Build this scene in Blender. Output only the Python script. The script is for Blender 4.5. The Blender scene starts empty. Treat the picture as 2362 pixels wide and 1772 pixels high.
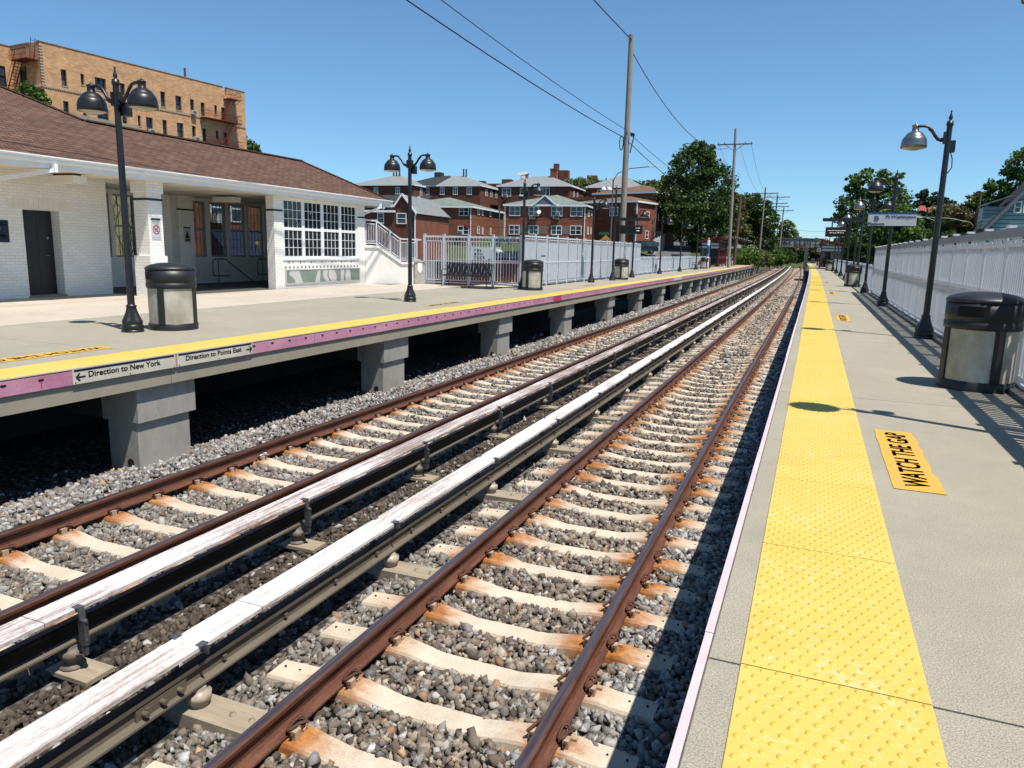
import bpy, bmesh, math, random
import numpy as np
from mathutils import Vector, Matrix

# ------------------------------------------------------------------ scene, camera, sky, sun
scene = bpy.context.scene
C = scene.collection
R_ = math.radians

cam_data = bpy.data.cameras.new('camera')
cam = bpy.data.objects.new('camera', cam_data)
C.objects.link(cam)
cam_data.sensor_fit = 'HORIZONTAL'
cam_data.sensor_width = 36.0
cam_data.lens = 25.861
cam_data.clip_start = 0.05
cam_data.clip_end = 6000
YAW, PITCH, ROLL = 0.381787, 0.181244, 0.023467
_f = Vector((-math.sin(YAW)*math.cos(PITCH), math.cos(YAW)*math.cos(PITCH), -math.sin(PITCH)))
_r = Vector((math.cos(YAW), math.sin(YAW), 0)); _u = _r.cross(_f)
_r2 = _r*math.cos(ROLL) + _u*math.sin(ROLL); _u2 = -_r*math.sin(ROLL) + _u*math.cos(ROLL)
cam.matrix_world = Matrix(((_r2.x, _u2.x, -_f.x, 0), (_r2.y, _u2.y, -_f.y, 0), (_r2.z, _u2.z, -_f.z, 1.44846), (0, 0, 0, 1)))
scene.camera = cam

SUN = Vector((0.398, -0.17, 1.0)).normalized()
world = bpy.data.worlds.new('World'); scene.world = world
world.use_nodes = True
wn = world.node_tree
wn.nodes.clear()
_o = wn.nodes.new('ShaderNodeOutputWorld'); _b = wn.nodes.new('ShaderNodeBackground'); _s = wn.nodes.new('ShaderNodeTexSky')
_s.sky_type = 'NISHITA'; _s.sun_disc = False
_s.sun_elevation = math.asin(SUN.z); _s.sun_rotation = math.atan2(SUN.x, SUN.y)
_s.altitude = 0; _s.air_density = 0.8; _s.dust_density = 0.15; _s.ozone_density = 6.0
_b.inputs['Strength'].default_value = 0.112
_g = wn.nodes.new('ShaderNodeGamma'); _g.inputs[1].default_value = .86
_t = wn.nodes.new('ShaderNodeMix'); _t.data_type = 'RGBA'; _t.blend_type = 'MULTIPLY'; _t.inputs[0].default_value = 1.0; _t.inputs[7].default_value = (.88, 1.15, 1.22, 1)
wn.links.new(_s.outputs[0], _g.inputs[0]); wn.links.new(_g.outputs[0], _t.inputs[6]); wn.links.new(_t.outputs[2], _b.inputs['Color']); wn.links.new(_b.outputs[0], _o.inputs['Surface'])

sl = bpy.data.lights.new('sun', 'SUN'); sl.energy = 5.0; sl.angle = R_(0.53); sl.color = (1.0, 0.94, 0.85)
so = bpy.data.objects.new('sun', sl); C.objects.link(so)
so.rotation_euler = SUN.to_track_quat('Z', 'Y').to_euler(); so.location = (20, -20, 60)

scene.view_settings.view_transform = 'Standard'; scene.view_settings.look = 'None'
scene.view_settings.exposure = 0.45; scene.view_settings.gamma = 1.0
scene.render.engine = 'CYCLES'
scene.cycles.max_bounces = 6; scene.cycles.transparent_max_bounces = 12
scene.cycles.caustics_reflective = False; scene.cycles.caustics_refractive = False

RNG = random.Random(11)
ZR = -1.271                       # top of the running rails
def bend(y):                      # the line curves gently left beyond 30 m
    return -7e-5*max(0.0, y-30.0)**2

# ------------------------------------------------------------------ mesh builder
class MB:
    def __init__(s): s.v = []; s.f = []; s.m = []; s.s = []
    def add(s, vs, fs, m=0, sm=False):
        n = len(s.v); s.v += [tuple(v) for v in vs]
        for f in fs: s.f.append(tuple(i+n for i in f)); s.m.append(m); s.s.append(sm)
        return s
    def box(s, x0, x1, y0, y1, z0, z1, m=0):
        v = [(x0,y0,z0),(x1,y0,z0),(x1,y1,z0),(x0,y1,z0),(x0,y0,z1),(x1,y0,z1),(x1,y1,z1),(x0,y1,z1)]
        return s.add(v, [(0,3,2,1),(4,5,6,7),(0,1,5,4),(1,2,6,5),(2,3,7,6),(3,0,4,7)], m)
    def cbox(s, c, d, m=0):
        return s.box(c[0]-d[0]/2,c[0]+d[0]/2,c[1]-d[1]/2,c[1]+d[1]/2,c[2]-d[2]/2,c[2]+d[2]/2,m)
    def bar(s, a, b, w, h, m=0, up=(0,0,1)):
        a = Vector(a); b = Vector(b); d = (b-a).normalized(); up = Vector(up)
        x = d.cross(up)
        if x.length < 1e-4: x = d.cross(Vector((0,1,0)))
        x.normalize(); y = x.cross(d)
        x = x*w/2; y = y*h/2
        v = [a-x-y,a+x-y,a+x+y,a-x+y,b-x-y,b+x-y,b+x+y,b-x+y]
        return s.add(v, [(0,1,2,3),(7,6,5,4),(0,4,5,1),(1,5,6,2),(2,6,7,3),(3,7,4,0)], m)
    def tube(s, pts, r, n=8, m=0, cap=True, sm=True):
        P = [Vector(p) for p in pts]; k = len(P); rr = r if isinstance(r,(list,tuple)) else [r]*k
        t0 = (P[1]-P[0]).normalized()
        a = t0.orthogonal().normalized(); rings = []
        for i in range(k):
            if i == 0: t = t0
            elif i == k-1: t = (P[i]-P[i-1]).normalized()
            else: t = ((P[i]-P[i-1]).normalized()+(P[i+1]-P[i]).normalized())
            if t.length < 1e-6: t = P[i]-P[i-1]
            t.normalize()
            a = a - t*a.dot(t)
            if a.length < 1e-6: a = t.orthogonal()
            a.normalize(); b = t.cross(a)
            rings.append([P[i]+(a*math.cos(2*math.pi*j/n)+b*math.sin(2*math.pi*j/n))*rr[i] for j in range(n)])
        vs = [v for R in rings for v in R]; fs = []
        for i in range(k-1):
            for j in range(n): fs.append((i*n+j, i*n+(j+1)%n, (i+1)*n+(j+1)%n, (i+1)*n+j))
        s.add(vs, fs, m, sm)
        if cap: s.add(rings[0], [tuple(range(n))[::-1]], m); s.add(rings[-1], [tuple(range(n))], m)
        return s
    def cyl(s, c, r, z0, z1, n=12, m=0, r2=None):
        return s.tube([(c[0],c[1],z0),(c[0],c[1],z1)], [r, r if r2 is None else r2], n, m)
    def lathe(s, prof, n=16, c=(0,0,0), m=0, sm=True):
        vs = []; fs = []
        for r, z in prof:
            for j in range(n):
                a = 2*math.pi*j/n; vs.append((c[0]+r*math.cos(a), c[1]+r*math.sin(a), c[2]+z))
        for i in range(len(prof)-1):
            for j in range(n): fs.append((i*n+j, i*n+(j+1)%n, (i+1)*n+(j+1)%n, (i+1)*n+j))
        s.add(vs, fs, m, sm)
        if prof[0][0] > 1e-4: s.add(vs[:n], [tuple(range(n))[::-1]], m)
        if prof[-1][0] > 1e-4: s.add(vs[-n:], [tuple(range(n))], m)
        return s
    def prism(s, pts, vec, m=0):
        P = [Vector(p) for p in pts]; n = len(P); V = Vector(vec); Q = [p+V for p in P]
        nrm = (P[1]-P[0]).cross(P[2]-P[1])
        fl = nrm.dot(V) > 0
        fs = [tuple(range(n))[::-1] if fl else tuple(range(n)), tuple(range(n,2*n)) if fl else tuple(range(n,2*n))[::-1]]
        for i in range(n):
            j = (i+1) % n
            fs.append((i,j,n+j,n+i) if fl else (j,i,n+i,n+j))
        return s.add(P+Q, fs, m)
    def quad(s, a, b, c, d, m=0): return s.add([a,b,c,d], [(0,1,2,3)], m)
    def sweep(s, prof, ys, m=0, mfun=None, bendf=None, x0=0.0, cap=True):
        # closed (x,z) profile, swept along y
        n = len(prof); vs = []
        for y in ys:
            bx = bendf(y) if bendf else 0
            vs += [(x0+p[0]+bx, y, p[1]) for p in prof]
        base = len(s.v); s.v += vs
        for i in range(len(ys)-1):
            for j in range(n):
                k = (j+1) % n
                s.f.append((base+i*n+j, base+i*n+k, base+(i+1)*n+k, base+(i+1)*n+j)); s.m.append(mfun(j) if mfun else m); s.s.append(False)
        if cap:
            s.f.append(tuple(base+j for j in range(n))[::-1]); s.m.append(m); s.s.append(False)
            e = base+(len(ys)-1)*n
            s.f.append(tuple(e+j for j in range(n))); s.m.append(m); s.s.append(False)
        return s
    def xf(s, M, start=0):
        for i in range(start, len(s.v)): s.v[i] = tuple(M @ Vector(s.v[i]))
        return s
    def mesh(s, name, mats):
        me = bpy.data.meshes.new(name); me.from_pydata(s.v, [], s.f)
        for mt in (mats if isinstance(mats,(list,tuple)) else [mats]): me.materials.append(mt)
        me.polygons.foreach_set('material_index', s.m); me.polygons.foreach_set('use_smooth', s.s)
        me.update(); return me

def put(name, me, parent=None, loc=None, rz=0):
    o = bpy.data.objects.new(name, me); C.objects.link(o)
    if parent: o.parent = parent
    if loc: o.location = loc
    if rz: o.rotation_euler = (0,0,rz)
    return o
def ob(name, mb, mats, parent=None, loc=None, rz=0, fix=False):
    me = mb.mesh(name, mats)
    if fix:
        b = bmesh.new(); b.from_mesh(me); bmesh.ops.recalc_face_normals(b, faces=b.faces); b.to_mesh(me); b.free()
    return put(name, me, parent, loc, rz)
def tag(o, label, cat, group=None):
    o['label'] = label; o['category'] = cat
    if group: o['group'] = group
    return o
def thing(name, label, cat, loc=(0,0,0), rz=0, group=None):
    o = bpy.data.objects.new(name, None); C.objects.link(o); o.empty_display_size = .2
    o.location = loc; o.rotation_euler = (0,0,rz)
    return tag(o, label, cat, group)
def struct(name, mb, m, kind='structure'):
    o = ob(name, mb, m); o['kind'] = kind; return o
def dup(root, loc, rz=0, label=None):
    r = root.copy(); C.objects.link(r); r.location = loc; r.rotation_euler = (0,0,rz)
    if label: r['label'] = label
    for ch in list(root.children):
        c = ch.copy(); C.objects.link(c); c.parent = r
        for g in list(ch.children):
            d = g.copy(); C.objects.link(d); d.parent = c
    return r
def npmesh(name, V, F, mats, col=None, smooth=False):
    V = np.asarray(V, np.float32); F = np.asarray(F, np.int32); k = F.shape[1]
    me = bpy.data.meshes.new(name)
    me.vertices.add(len(V)); me.vertices.foreach_set('co', V.ravel())
    me.loops.add(F.size); me.loops.foreach_set('vertex_index', F.ravel())
    me.polygons.add(len(F)); me.polygons.foreach_set('loop_start', np.arange(0, F.size, k, dtype=np.int32))
    if smooth: me.polygons.foreach_set('use_smooth', np.ones(len(F), bool))
    if col is not None:
        a = me.color_attributes.new('tint', 'FLOAT_COLOR', 'POINT')
        c4 = np.ones((len(V),4), np.float32); c4[:,:3] = col; a.data.foreach_set('color', c4.ravel())
    me.materials.append(mats) if not isinstance(mats,(list,tuple)) else [me.materials.append(x) for x in mats]
    me.update(calc_edges=True); me.validate()
    return me
_deps = None
def text_mb(txt, w=None, h=1.0, bold=0.0, depth=0.004, m=0):
    """lettering in the xz plane facing -y, origin at lower left, scaled to cap height h (and width w)"""
    cu = bpy.data.curves.new('lettering', 'FONT'); cu.body = txt; cu.size = 1.0; cu.extrude = 0.002; cu.offset = bold; cu.resolution_u = 3
    o = bpy.data.objects.new('lettering', cu); C.objects.link(o)
    dg = bpy.context.evaluated_depsgraph_get(); dg.update()
    me = bpy.data.meshes.new_from_object(o.evaluated_get(dg))
    V = np.array([v.co[:] for v in me.vertices]); fs = [tuple(p.vertices) for p in me.polygons]
    bpy.data.objects.remove(o); bpy.data.curves.remove(cu); bpy.data.meshes.remove(me)
    V[:,0] -= V[:,0].min(); hh = max(.5, V[:,1].max()); sc = h/ (0.70)
    sx = sc if w is None else w/V[:,0].max()
    mb = MB(); mb.add([(v[0]*sx, -depth*(v[2]/0.002*.5+.5), v[1]*sc) for v in V], fs, m); return mb
def join(mb, other, M=None, m=None):
    n = len(mb.v); mb.add(other.v, other.f); k = len(other.f)
    for i in range(k): mb.m[-k+i] = other.m[i] if m is None else m; mb.s[-k+i] = other.s[i]
    if M is not None: mb.xf(M, n)
    return mb
# ------------------------------------------------------------------ materials
def nd(nt, t, ins=None, **pr):
    n = nt.nodes.new(t)
    for k, v in pr.items(): setattr(n, k, v)
    for k, v in (ins or {}).items():
        if isinstance(v, bpy.types.NodeSocket): nt.links.new(v, n.inputs[k])
        else: n.inputs[k].default_value = v
    return n
AK = 0.70    # base colours below are scaled to real-world reflectance for this exposure
def c4(c): return (c[0]*AK,c[1]*AK,c[2]*AK,1.0)
def base(name, rough=.7, metal=0.0, spec=.4):
    m = bpy.data.materials.new(name); m.use_nodes = True; nt = m.node_tree; nt.nodes.clear()
    out = nd(nt,'ShaderNodeOutputMaterial'); b = nd(nt,'ShaderNodeBsdfPrincipled', {'Roughness':rough,'Metallic':metal,'Specular IOR Level':spec})
    nt.links.new(b.outputs[0], out.inputs['Surface']); return m, nt, b
def mixc(nt, fac, a, b, mode='MIX'):
    n = nd(nt,'ShaderNodeMix', data_type='RGBA', blend_type=mode)
    for i, v in ((0,fac),(6,a),(7,b)):
        if isinstance(v, bpy.types.NodeSocket): nt.links.new(v, n.inputs[i])
        else: n.inputs[i].default_value = v if i == 0 else c4(v)
    return n.outputs[2]
def math_(nt, op, a, b=0.0, c=0.0):
    n = nd(nt,'ShaderNodeMath', operation=op)
    for i, v in enumerate((a,b,c)):
        if isinstance(v, bpy.types.NodeSocket): nt.links.new(v, n.inputs[i])
        else: n.inputs[i].default_value = v
    return n.outputs[0]
def ramp(nt, fac, stops, interp='LINEAR'):
    n = nd(nt,'ShaderNodeValToRGB', {'Fac':fac}); n.color_ramp.interpolation = interp; e = n.color_ramp.elements
    while len(e) > 1: e.remove(e[-1])
    for i, (p, c) in enumerate(stops):
        x = e[0] if i == 0 else e.new(p)
        x.position = p; x.color = c4(c) if isinstance(c,(tuple,list)) else (c,c,c,1)
    return n.outputs[0]
def objc(nt, world=False):
    return nd(nt,'ShaderNodeNewGeometry').outputs['Position'] if world else nd(nt,'ShaderNodeTexCoord').outputs['Object']
def noise(nt, vec, scale, detail=4, rough=.6, sc=None):
    if sc: vec = nd(nt,'ShaderNodeMapping', {'Vector':vec,'Scale':sc}).outputs[0]
    return nd(nt,'ShaderNodeTexNoise', {'Vector':vec,'Scale':scale,'Detail':detail,'Roughness':rough}).outputs['Fac']
def bump(nt, b, h, strength=.3, dist=.01):
    n = nd(nt,'ShaderNodeBump', {'Height':h,'Strength':strength,'Distance':dist}); nt.links.new(n.outputs[0], b.inputs['Normal'])
def scl(c, k): return tuple(min(1,x*k) for x in c)
def plain(name, col, rough=.6, metal=0.0, var=.12, scale=3.0, bs=0.0, bscale=60, spec=.4, world=True, sc=None, col2=None):
    m, nt, b = base(name, rough, metal, spec); v = objc(nt, world)
    nz = noise(nt, v, scale, 5, .65, sc)
    nt.links.new(ramp(nt, nz, [(.3, scl(col,1-var)), (.7, col2 or scl(col,1+var))]), b.inputs['Base Color'])
    if bs: bump(nt, b, noise(nt, v, bscale, 3), bs, .004)
    return m
def wallvec(nt):
    tc = nd(nt,'ShaderNodeTexCoord'); n = nd(nt,'ShaderNodeSeparateXYZ', {0:tc.outputs['Normal']}); p = nd(nt,'ShaderNodeSeparateXYZ', {0:tc.outputs['Object']})
    g = math_(nt,'GREATER_THAN', math_(nt,'ABSOLUTE', n.outputs[0]), math_(nt,'ABSOLUTE', n.outputs[1]))
    u = math_(nt,'ADD', math_(nt,'MULTIPLY', p.outputs[1], g), math_(nt,'MULTIPLY', p.outputs[0], math_(nt,'SUBTRACT', 1.0, g)))
    return nd(nt,'ShaderNodeCombineXYZ', {0:u,1:p.outputs[2],2:0.0}).outputs[0], tc.outputs['Object']
def brick(name, ca, cb, mortar, bw=.21, bh=.072, ms=.007, rough=.85, blotch=.2, bs=.4, patch=None, off=.5):
    m, nt, b = base(name, rough, 0, .25); v, ov = wallvec(nt)
    t = nd(nt,'ShaderNodeTexBrick', {'Vector':v,'Color1':c4(ca),'Color2':c4(cb),'Mortar':c4(mortar),'Scale':1.0,'Mortar Size':ms,'Mortar Smooth':.3,'Bias':0.0,'Brick Width':bw,'Row Height':bh}, offset=off)
    c = t.outputs['Color']
    nz = noise(nt, ov, .7, 5, .65)
    c = mixc(nt, 1.0, c, ramp(nt, nz, [(.32, 1-blotch), (.7, 1+blotch*.4)]), 'MULTIPLY')
    nt.links.new(c, b.inputs['Base Color'])
    h = math_(nt,'ADD', math_(nt,'MULTIPLY', t.outputs['Fac'], -1.0), math_(nt,'MULTIPLY', noise(nt, ov, 40, 3), .3))
    bump(nt, b, h, bs, .008); return m
def concrete(name, col, spk=.12, blotch=.1, rough=.9, fine=260, bs=.35, sc=None, stain=None):
    m, nt, b = base(name, rough, 0, .2); v = objc(nt, True)
    big = noise(nt, v, .55, 6, .7, sc); mid = noise(nt, v, 5, 5, .7); fin = noise(nt, v, fine, 2, .8)
    c = ramp(nt, big, [(.3, scl(col,1-blotch)), (.7, scl(col,1+blotch))])
    c = mixc(nt, 1.0, c, ramp(nt, mid, [(.3, 1-blotch*.6), (.7, 1+blotch*.4)]), 'MULTIPLY')
    c = mixc(nt, 1.0, c, ramp(nt, fin, [(.33, 1-spk*2.2), (.5, 1.0), (.68, 1+spk*1.6)]), 'MULTIPLY')
    if stain: c = mixc(nt, ramp(nt, noise(nt, v, 2.2, 6, .75, (1,1,.25)), [(.52, 0.0), (.72, .75)]), c, stain)
    nt.links.new(c, b.inputs['Base Color']); bump(nt, b, fin, bs, .004); return m

MAT = {}
MAT['slab'] = concrete('platform_concrete', (.42,.385,.30), .22, .10, fine=150)
MAT['slab_tan'] = concrete('tan_pavement', (.62,.545,.45), .07, .12)
MAT['beam'] = concrete('beam_concrete', (.20,.195,.185), .12, .2, stain=(.10,.09,.08))
MAT['pier'] = concrete('pier_concrete', (.46,.445,.40), .10, .22, stain=(.20,.18,.155), sc=(2,2,.5))
MAT['under_shade'] = concrete('under_shade_concrete', (.07,.066,.06), .15, .3)  # shade below the left platform, painted into the concrete colour
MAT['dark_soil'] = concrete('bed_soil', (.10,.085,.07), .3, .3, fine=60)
MAT['asphalt'] = concrete('asphalt', (.15,.15,.152), .15, .15)
MAT['sidewalk'] = concrete('sidewalk_concrete', (.5,.48,.44), .1, .12)

def m_attr(name, rough=.85, mul=1.0, bs=.5, spec=.25):
    m, nt, b = base(name, rough, 0, spec); a = nd(nt,'ShaderNodeAttribute', attribute_name='tint'); v = objc(nt, True)
    c = mixc(nt, 1.0, a.outputs['Color'], ramp(nt, noise(nt, v, 70, 4, .7), [(.25,.6),(.55,1.0),(.8,1.35)]), 'MULTIPLY')
    nt.links.new(c, b.inputs['Base Color']); bump(nt, b, noise(nt, v, 120, 3), bs, .004); return m
MAT['stone'] = m_attr('ballast_stone')

def m_sleeper():
    m, nt, b = base('sleeper_concrete', .85, 0, .2)
    tc = nd(nt,'ShaderNodeTexCoord'); o = tc.outputs['Object']; w = objc(nt, True); p = nd(nt,'ShaderNodeSeparateXYZ', {0:o})
    col = ramp(nt, noise(nt, w, 3.0, 5, .7), [(.3,(.60,.50,.375)),(.7,(.82,.71,.565))])
    col = mixc(nt, 1.0, col, ramp(nt, noise(nt, w, 90, 3, .8), [(.3,.80),(.6,1.08)]), 'MULTIPLY')
    ax = math_(nt,'ABSOLUTE', p.outputs[0])
    d = math_(nt,'ABSOLUTE', math_(nt,'SUBTRACT', ax, .745))
    nz = math_(nt,'MULTIPLY', math_(nt,'SUBTRACT', noise(nt, w, 5, 4, .7, (1,2.2,1)), .5), .5)
    k = nd(nt,'ShaderNodeObjectInfo').outputs['Random']
    nz2 = math_(nt,'MULTIPLY', math_(nt,'SUBTRACT', k, .5), .22)
    dd = math_(nt,'ADD', math_(nt,'ADD', d, nz), nz2)
    rust = ramp(nt, dd, [(.06,1.0),(.16,.75),(.28,.2),(.40,0.0)])
    rc = ramp(nt, noise(nt, w, 14, 4, .7), [(.3,(.30,.095,.022)),(.55,(.50,.20,.055)),(.75,(.62,.34,.13))])
    col = mixc(nt, rust, col, rc)
    hole = None
    nt.links.new(col, b.inputs['Base Color']); bump(nt, b, noise(nt, w, 60, 4, .8), .4, .004); return m
MAT['sleeper'] = m_sleeper()

def m_rail():
    m, nt, b = base('rail_rust', .55, .0, .35); w = objc(nt, True)
    c = ramp(nt, noise(nt, w, 6, 6, .75, (3,.5,6)), [(.3,(.085,.032,.02)),(.55,(.165,.066,.04)),(.75,(.25,.105,.06))])
    c = mixc(nt, 1.0, c, ramp(nt, noise(nt, w, 60, 3, .8), [(.3,.8),(.65,1.15)]), 'MULTIPLY')
    nt.links.new(c, b.inputs['Base Color']); bump(nt, b, noise(nt, w, 90, 3), .3, .003); return m
MAT['rail'] = m_rail()
def m_head():
    m, nt, b = base('rail_head_steel', .30, .75, .5); w = objc(nt, True)
    c = ramp(nt, noise(nt, w, 10, 5, .7, (6,.12,1)), [(.3,(.13,.075,.065)),(.6,(.30,.24,.25)),(.8,(.42,.38,.40))])
    nt.links.new(c, b.inputs['Base Color'])
    nt.links.new(ramp(nt, noise(nt, w, 12, 4, .7, (5,.15,1)), [(.3,.5),(.7,.24)]), b.inputs['Roughness']); return m
MAT['rail_head'] = m_head()
MAT['clip'] = plain('clip_rust', (.11,.045,.026), .7, .1, .4, 25)
MAT['pad'] = plain('shoulder_rust', (.52,.36,.24), .8, 0, .25, 30, col2=(.62,.46,.32))
MAT['galv'] = plain('galvanised_bracket', (.22,.225,.23), .45, .7, .25, 12)
MAT['third'] = plain('third_rail_steel', (.032,.028,.024), .35, .5, .35, 8, sc=(1,.2,1))
MAT['third_side'] = plain('third_rail_side', (.15,.125,.09), .6, .0, .25, 6, sc=(1,.2,3))
MAT['porcelain'] = plain('insulator_glaze', (.50,.42,.32), .35, 0, .3, 18)
MAT['porcelain_dark'] = plain('insulator_dirty', (.20,.165,.13), .6, 0, .3, 18)
MAT['timber'] = plain('long_tie_timber', (.40,.33,.235), .85, 0, .2, 7, .4, 50, sc=(.4,3,1))
def m_board(name, wear, worncol):
    m, nt, b = base(name, .7, 0, .3); w = objc(nt, True)
    c = ramp(nt, noise(nt, w, 3, 5, .7), [(.3,(.78,.73,.70)),(.7,(.95,.91,.89))])
    st = noise(nt, w, 7, 6, .78, (5,.16,1)); sp = noise(nt, w, 55, 3, .7, (1,.35,1))
    big = noise(nt, w, .8, 3, .6, (1,.5,1))
    s = math_(nt,'ADD', math_(nt,'ADD', math_(nt,'MULTIPLY', st, .62), math_(nt,'MULTIPLY', sp, .20)), math_(nt,'MULTIPLY', big, .35))
    c = mixc(nt, ramp(nt, s, [(wear,0.0),(wear+.13,.85)]), c, worncol)
    nt.links.new(c, b.inputs['Base Color']); bump(nt, b, st, .3, .004); return m
MAT['board'] = m_board('cover_board_paint', .575, (.33,.24,.20))
MAT['board_worn'] = m_board('cover_board_worn', .49, (.23,.135,.115))
def m_tactile():
    m, nt, b = base('tactile_yellow', .6, 0, .35); w = objc(nt, True)
    c = ramp(nt, noise(nt, w, 1.5, 5, .7), [(.3,(.72,.53,.10)),(.7,(.82,.62,.16))])
    wr = noise(nt, w, 16, 5, .75)
    bigw = noise(nt, w, 1.1, 3, .6)
    c = mixc(nt, ramp(nt, math_(nt,'ADD', math_(nt,'MULTIPLY', wr, .7), math_(nt,'MULTIPLY', bigw, .35)), [(.55,0.0),(.68,.55)]), c, (.84,.74,.50))
    c = mixc(nt, ramp(nt, noise(nt, w, 60, 3, .8), [(.60,0.0),(.75,.4)]), c, (.45,.30,.08))
    nt.links.new(c, b.inputs['Base Color'])
    bump(nt, b, nd(nt,'ShaderNodeTexVoronoi', {'Vector':w,'Scale':170.0}).outputs['Distance'], .35, .003); return m
MAT['tactile'] = m_tactile()
MAT['dome'] = plain('tactile_dome_yellow', (.74,.53,.08), .5, 0, .08, 3, spec=.4)
def m_marking():
    m, nt, b = base('marking_yellow', .75, 0, .2); w = objc(nt, True)
    c = mixc(nt, ramp(nt, noise(nt, w, 14, 5, .8), [(.62,0.0),(.68,.9)]), (.74,.44,.085), (.35,.33,.29))
    nt.links.new(c, b.inputs['Base Color']); return m
MAT['marking'] = m_marking()
MAT['marking_worn'] = plain('marking_worn_yellow', (.68,.44,.14), .8, 0, .2, 12, col2=(.52,.44,.30))
MAT['ink'] = plain('black_lettering', (.025,.027,.03), .6, 0, .2)
MAT['ink_worn'] = plain('worn_black_lettering', (.06,.06,.062), .75, 0, .4, 30)
def m_pink():
    m, nt, b = base('pink_edge_board', .65, 0, .3); w = objc(nt, True)
    p = nd(nt,'ShaderNodeSeparateXYZ', {0:w})
    c = ramp(nt, noise(nt, w, 1.3, 5, .75, (1,.6,1)), [(.3,(.56,.20,.33)),(.5,(.68,.31,.43)),(.72,(.76,.44,.53))])
    c = mixc(nt, 1.0, c, ramp(nt, noise(nt, w, 70, 3, .8), [(.3,.85),(.65,1.1)]), 'MULTIPLY')
    nt.links.new(c, b.inputs['Base Color']); return m
MAT['pink'] = m_pink()
MAT['pink_pale'] = plain('faded_pink_board', (.72,.58,.60), .7, 0, .1, 5)
MAT['pink_red'] = plain('unfaded_red_board', (.60,.06,.15), .6, 0, .1, 3)
MAT['red_drip'] = plain('red_stain', (.55,.03,.07), .7, 0, .3, 20)
MAT['hole'] = plain('dark_slot', (.012,.011,.011), .9)
AK = 1.0
MAT['white'] = plain('white_paint', (.78,.79,.80), .5, 0, .05, 4)
MAT['white_dirty'] = plain('cream_paint', (.74,.70,.62), .65, 0, .1, 2.5)
MAT['soffit'] = plain('soffit_paint', (.74,.70,.61), .7, 0, .06, 1.2, sc=(1,.2,1))
MAT['wbrick'] = brick('white_painted_brick', (.86,.845,.80), (.81,.79,.74), (.66,.635,.58), .215, .0735, .006, .7, .10, .35)
MAT['wstucco'] = concrete('white_stucco', (.80,.785,.74), .05, .1, stain=(.62,.57,.48), sc=(1,1,.3))
AK = 0.70
MAT['pebble'] = concrete('pebble_dash', (.55,.52,.46), .4, .1, fine=45, bs=.8)
MAT['mosaic_white'] = brick('white_mosaic', (.82,.82,.80), (.74,.74,.72), (.66,.65,.62), .022, .022, .003, .4, .05, .2)
MAT['mosaic_green'] = brick('green_mosaic', (.20,.33,.25), (.11,.22,.16), (.42,.46,.42), .024, .024, .004, .35, .2, .3, off=.37)
MAT['mosaic_grey'] = plain('grey_tile', (.30,.30,.29), .5, 0, .3, 20)
MAT['black_band'] = plain('black_tile_band', (.02,.02,.022), .35)
def m_shingle(name, ca, cb, gap, rw=.30, rh=.125, blotch=.25, axis=None):
    m, nt, b = base(name, .9, 0, .15)
    tc = nd(nt,'ShaderNodeTexCoord'); p = nd(nt,'ShaderNodeSeparateXYZ', {0:tc.outputs['Object']}); n = nd(nt,'ShaderNodeSeparateXYZ', {0:tc.outputs['Normal']})
    g = math_(nt,'GREATER_THAN', math_(nt,'ABSOLUTE', n.outputs[0]), math_(nt,'ABSOLUTE', n.outputs[1]))
    u = math_(nt,'ADD', math_(nt,'MULTIPLY', p.outputs[1], g), math_(nt,'MULTIPLY', p.outputs[0], math_(nt,'SUBTRACT', 1.0, g)))
    v = nd(nt,'ShaderNodeCombineXYZ', {0:u, 1:math_(nt,'MULTIPLY', p.outputs[2], 2.1), 2:0.0}).outputs[0]
    t = nd(nt,'ShaderNodeTexBrick', {'Vector':v,'Color1':c4(ca),'Color2':c4(cb),'Mortar':c4(gap),'Scale':1.0,'Mortar Size':rh*.10,'Mortar Smooth':.4,'Bias':-.1,'Brick Width':rw,'Row Height':rh})
    c = mixc(nt, 1.0, t.outputs['Color'], ramp(nt, noise(nt, v, 3.0, 5, .7), [(.3,1-blotch),(.7,1+blotch*.5)]), 'MULTIPLY')
    c = mixc(nt, 1.0, c, ramp(nt, noise(nt, tc.outputs['Object'], 45, 2, .7), [(.3,.82),(.7,1.15)]), 'MULTIPLY')
    row = math_(nt,'FRACT', math_(nt,'DIVIDE', math_(nt,'MULTIPLY', p.outputs[2], 2.1), rh))
    nt.links.new(c, b.inputs['Base Color'])
    bump(nt, b, math_(nt,'SUBTRACT', math_(nt,'MULTIPLY', row, -1.0), math_(nt,'MULTIPLY', t.outputs['Fac'], .6)), .55, .012); return m
MAT['shingle'] = m_shingle('brown_shingles', (.205,.118,.086), (.135,.078,.058), (.06,.034,.026))
MAT['shingle_grey'] = m_shingle('pale_grey_shingles', (.36,.38,.38), (.28,.30,.30), (.18,.19,.19), .5, .2, .15)
MAT['shingle_green'] = m_shingle('green_grey_shingles', (.30,.35,.31), (.19,.24,.21), (.14,.17,.15), .7, .24, .25)
MAT['shingle_dark'] = m_shingle('charcoal_shingles', (.075,.078,.085), (.05,.052,.06), (.03,.03,.035), .5, .2, .2)
MAT['shingle_brown2'] = m_shingle('tan_shingles', (.26,.165,.11), (.20,.12,.08), (.1,.06,.04), .5, .2, .2)
MAT['black'] = plain('black_enamel', (.018,.0185,.021), .38, 0, .2, 8, spec=.5)
MAT['black_soft'] = plain('black_plastic', (.022,.022,.024), .45, 0, .15, 6, spec=.45)
MAT['silver'] = plain('silver_lamp_shade', (.34,.34,.335), .30, .85, .15, 10)  # grey metallic finish for some of the lamp heads
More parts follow.
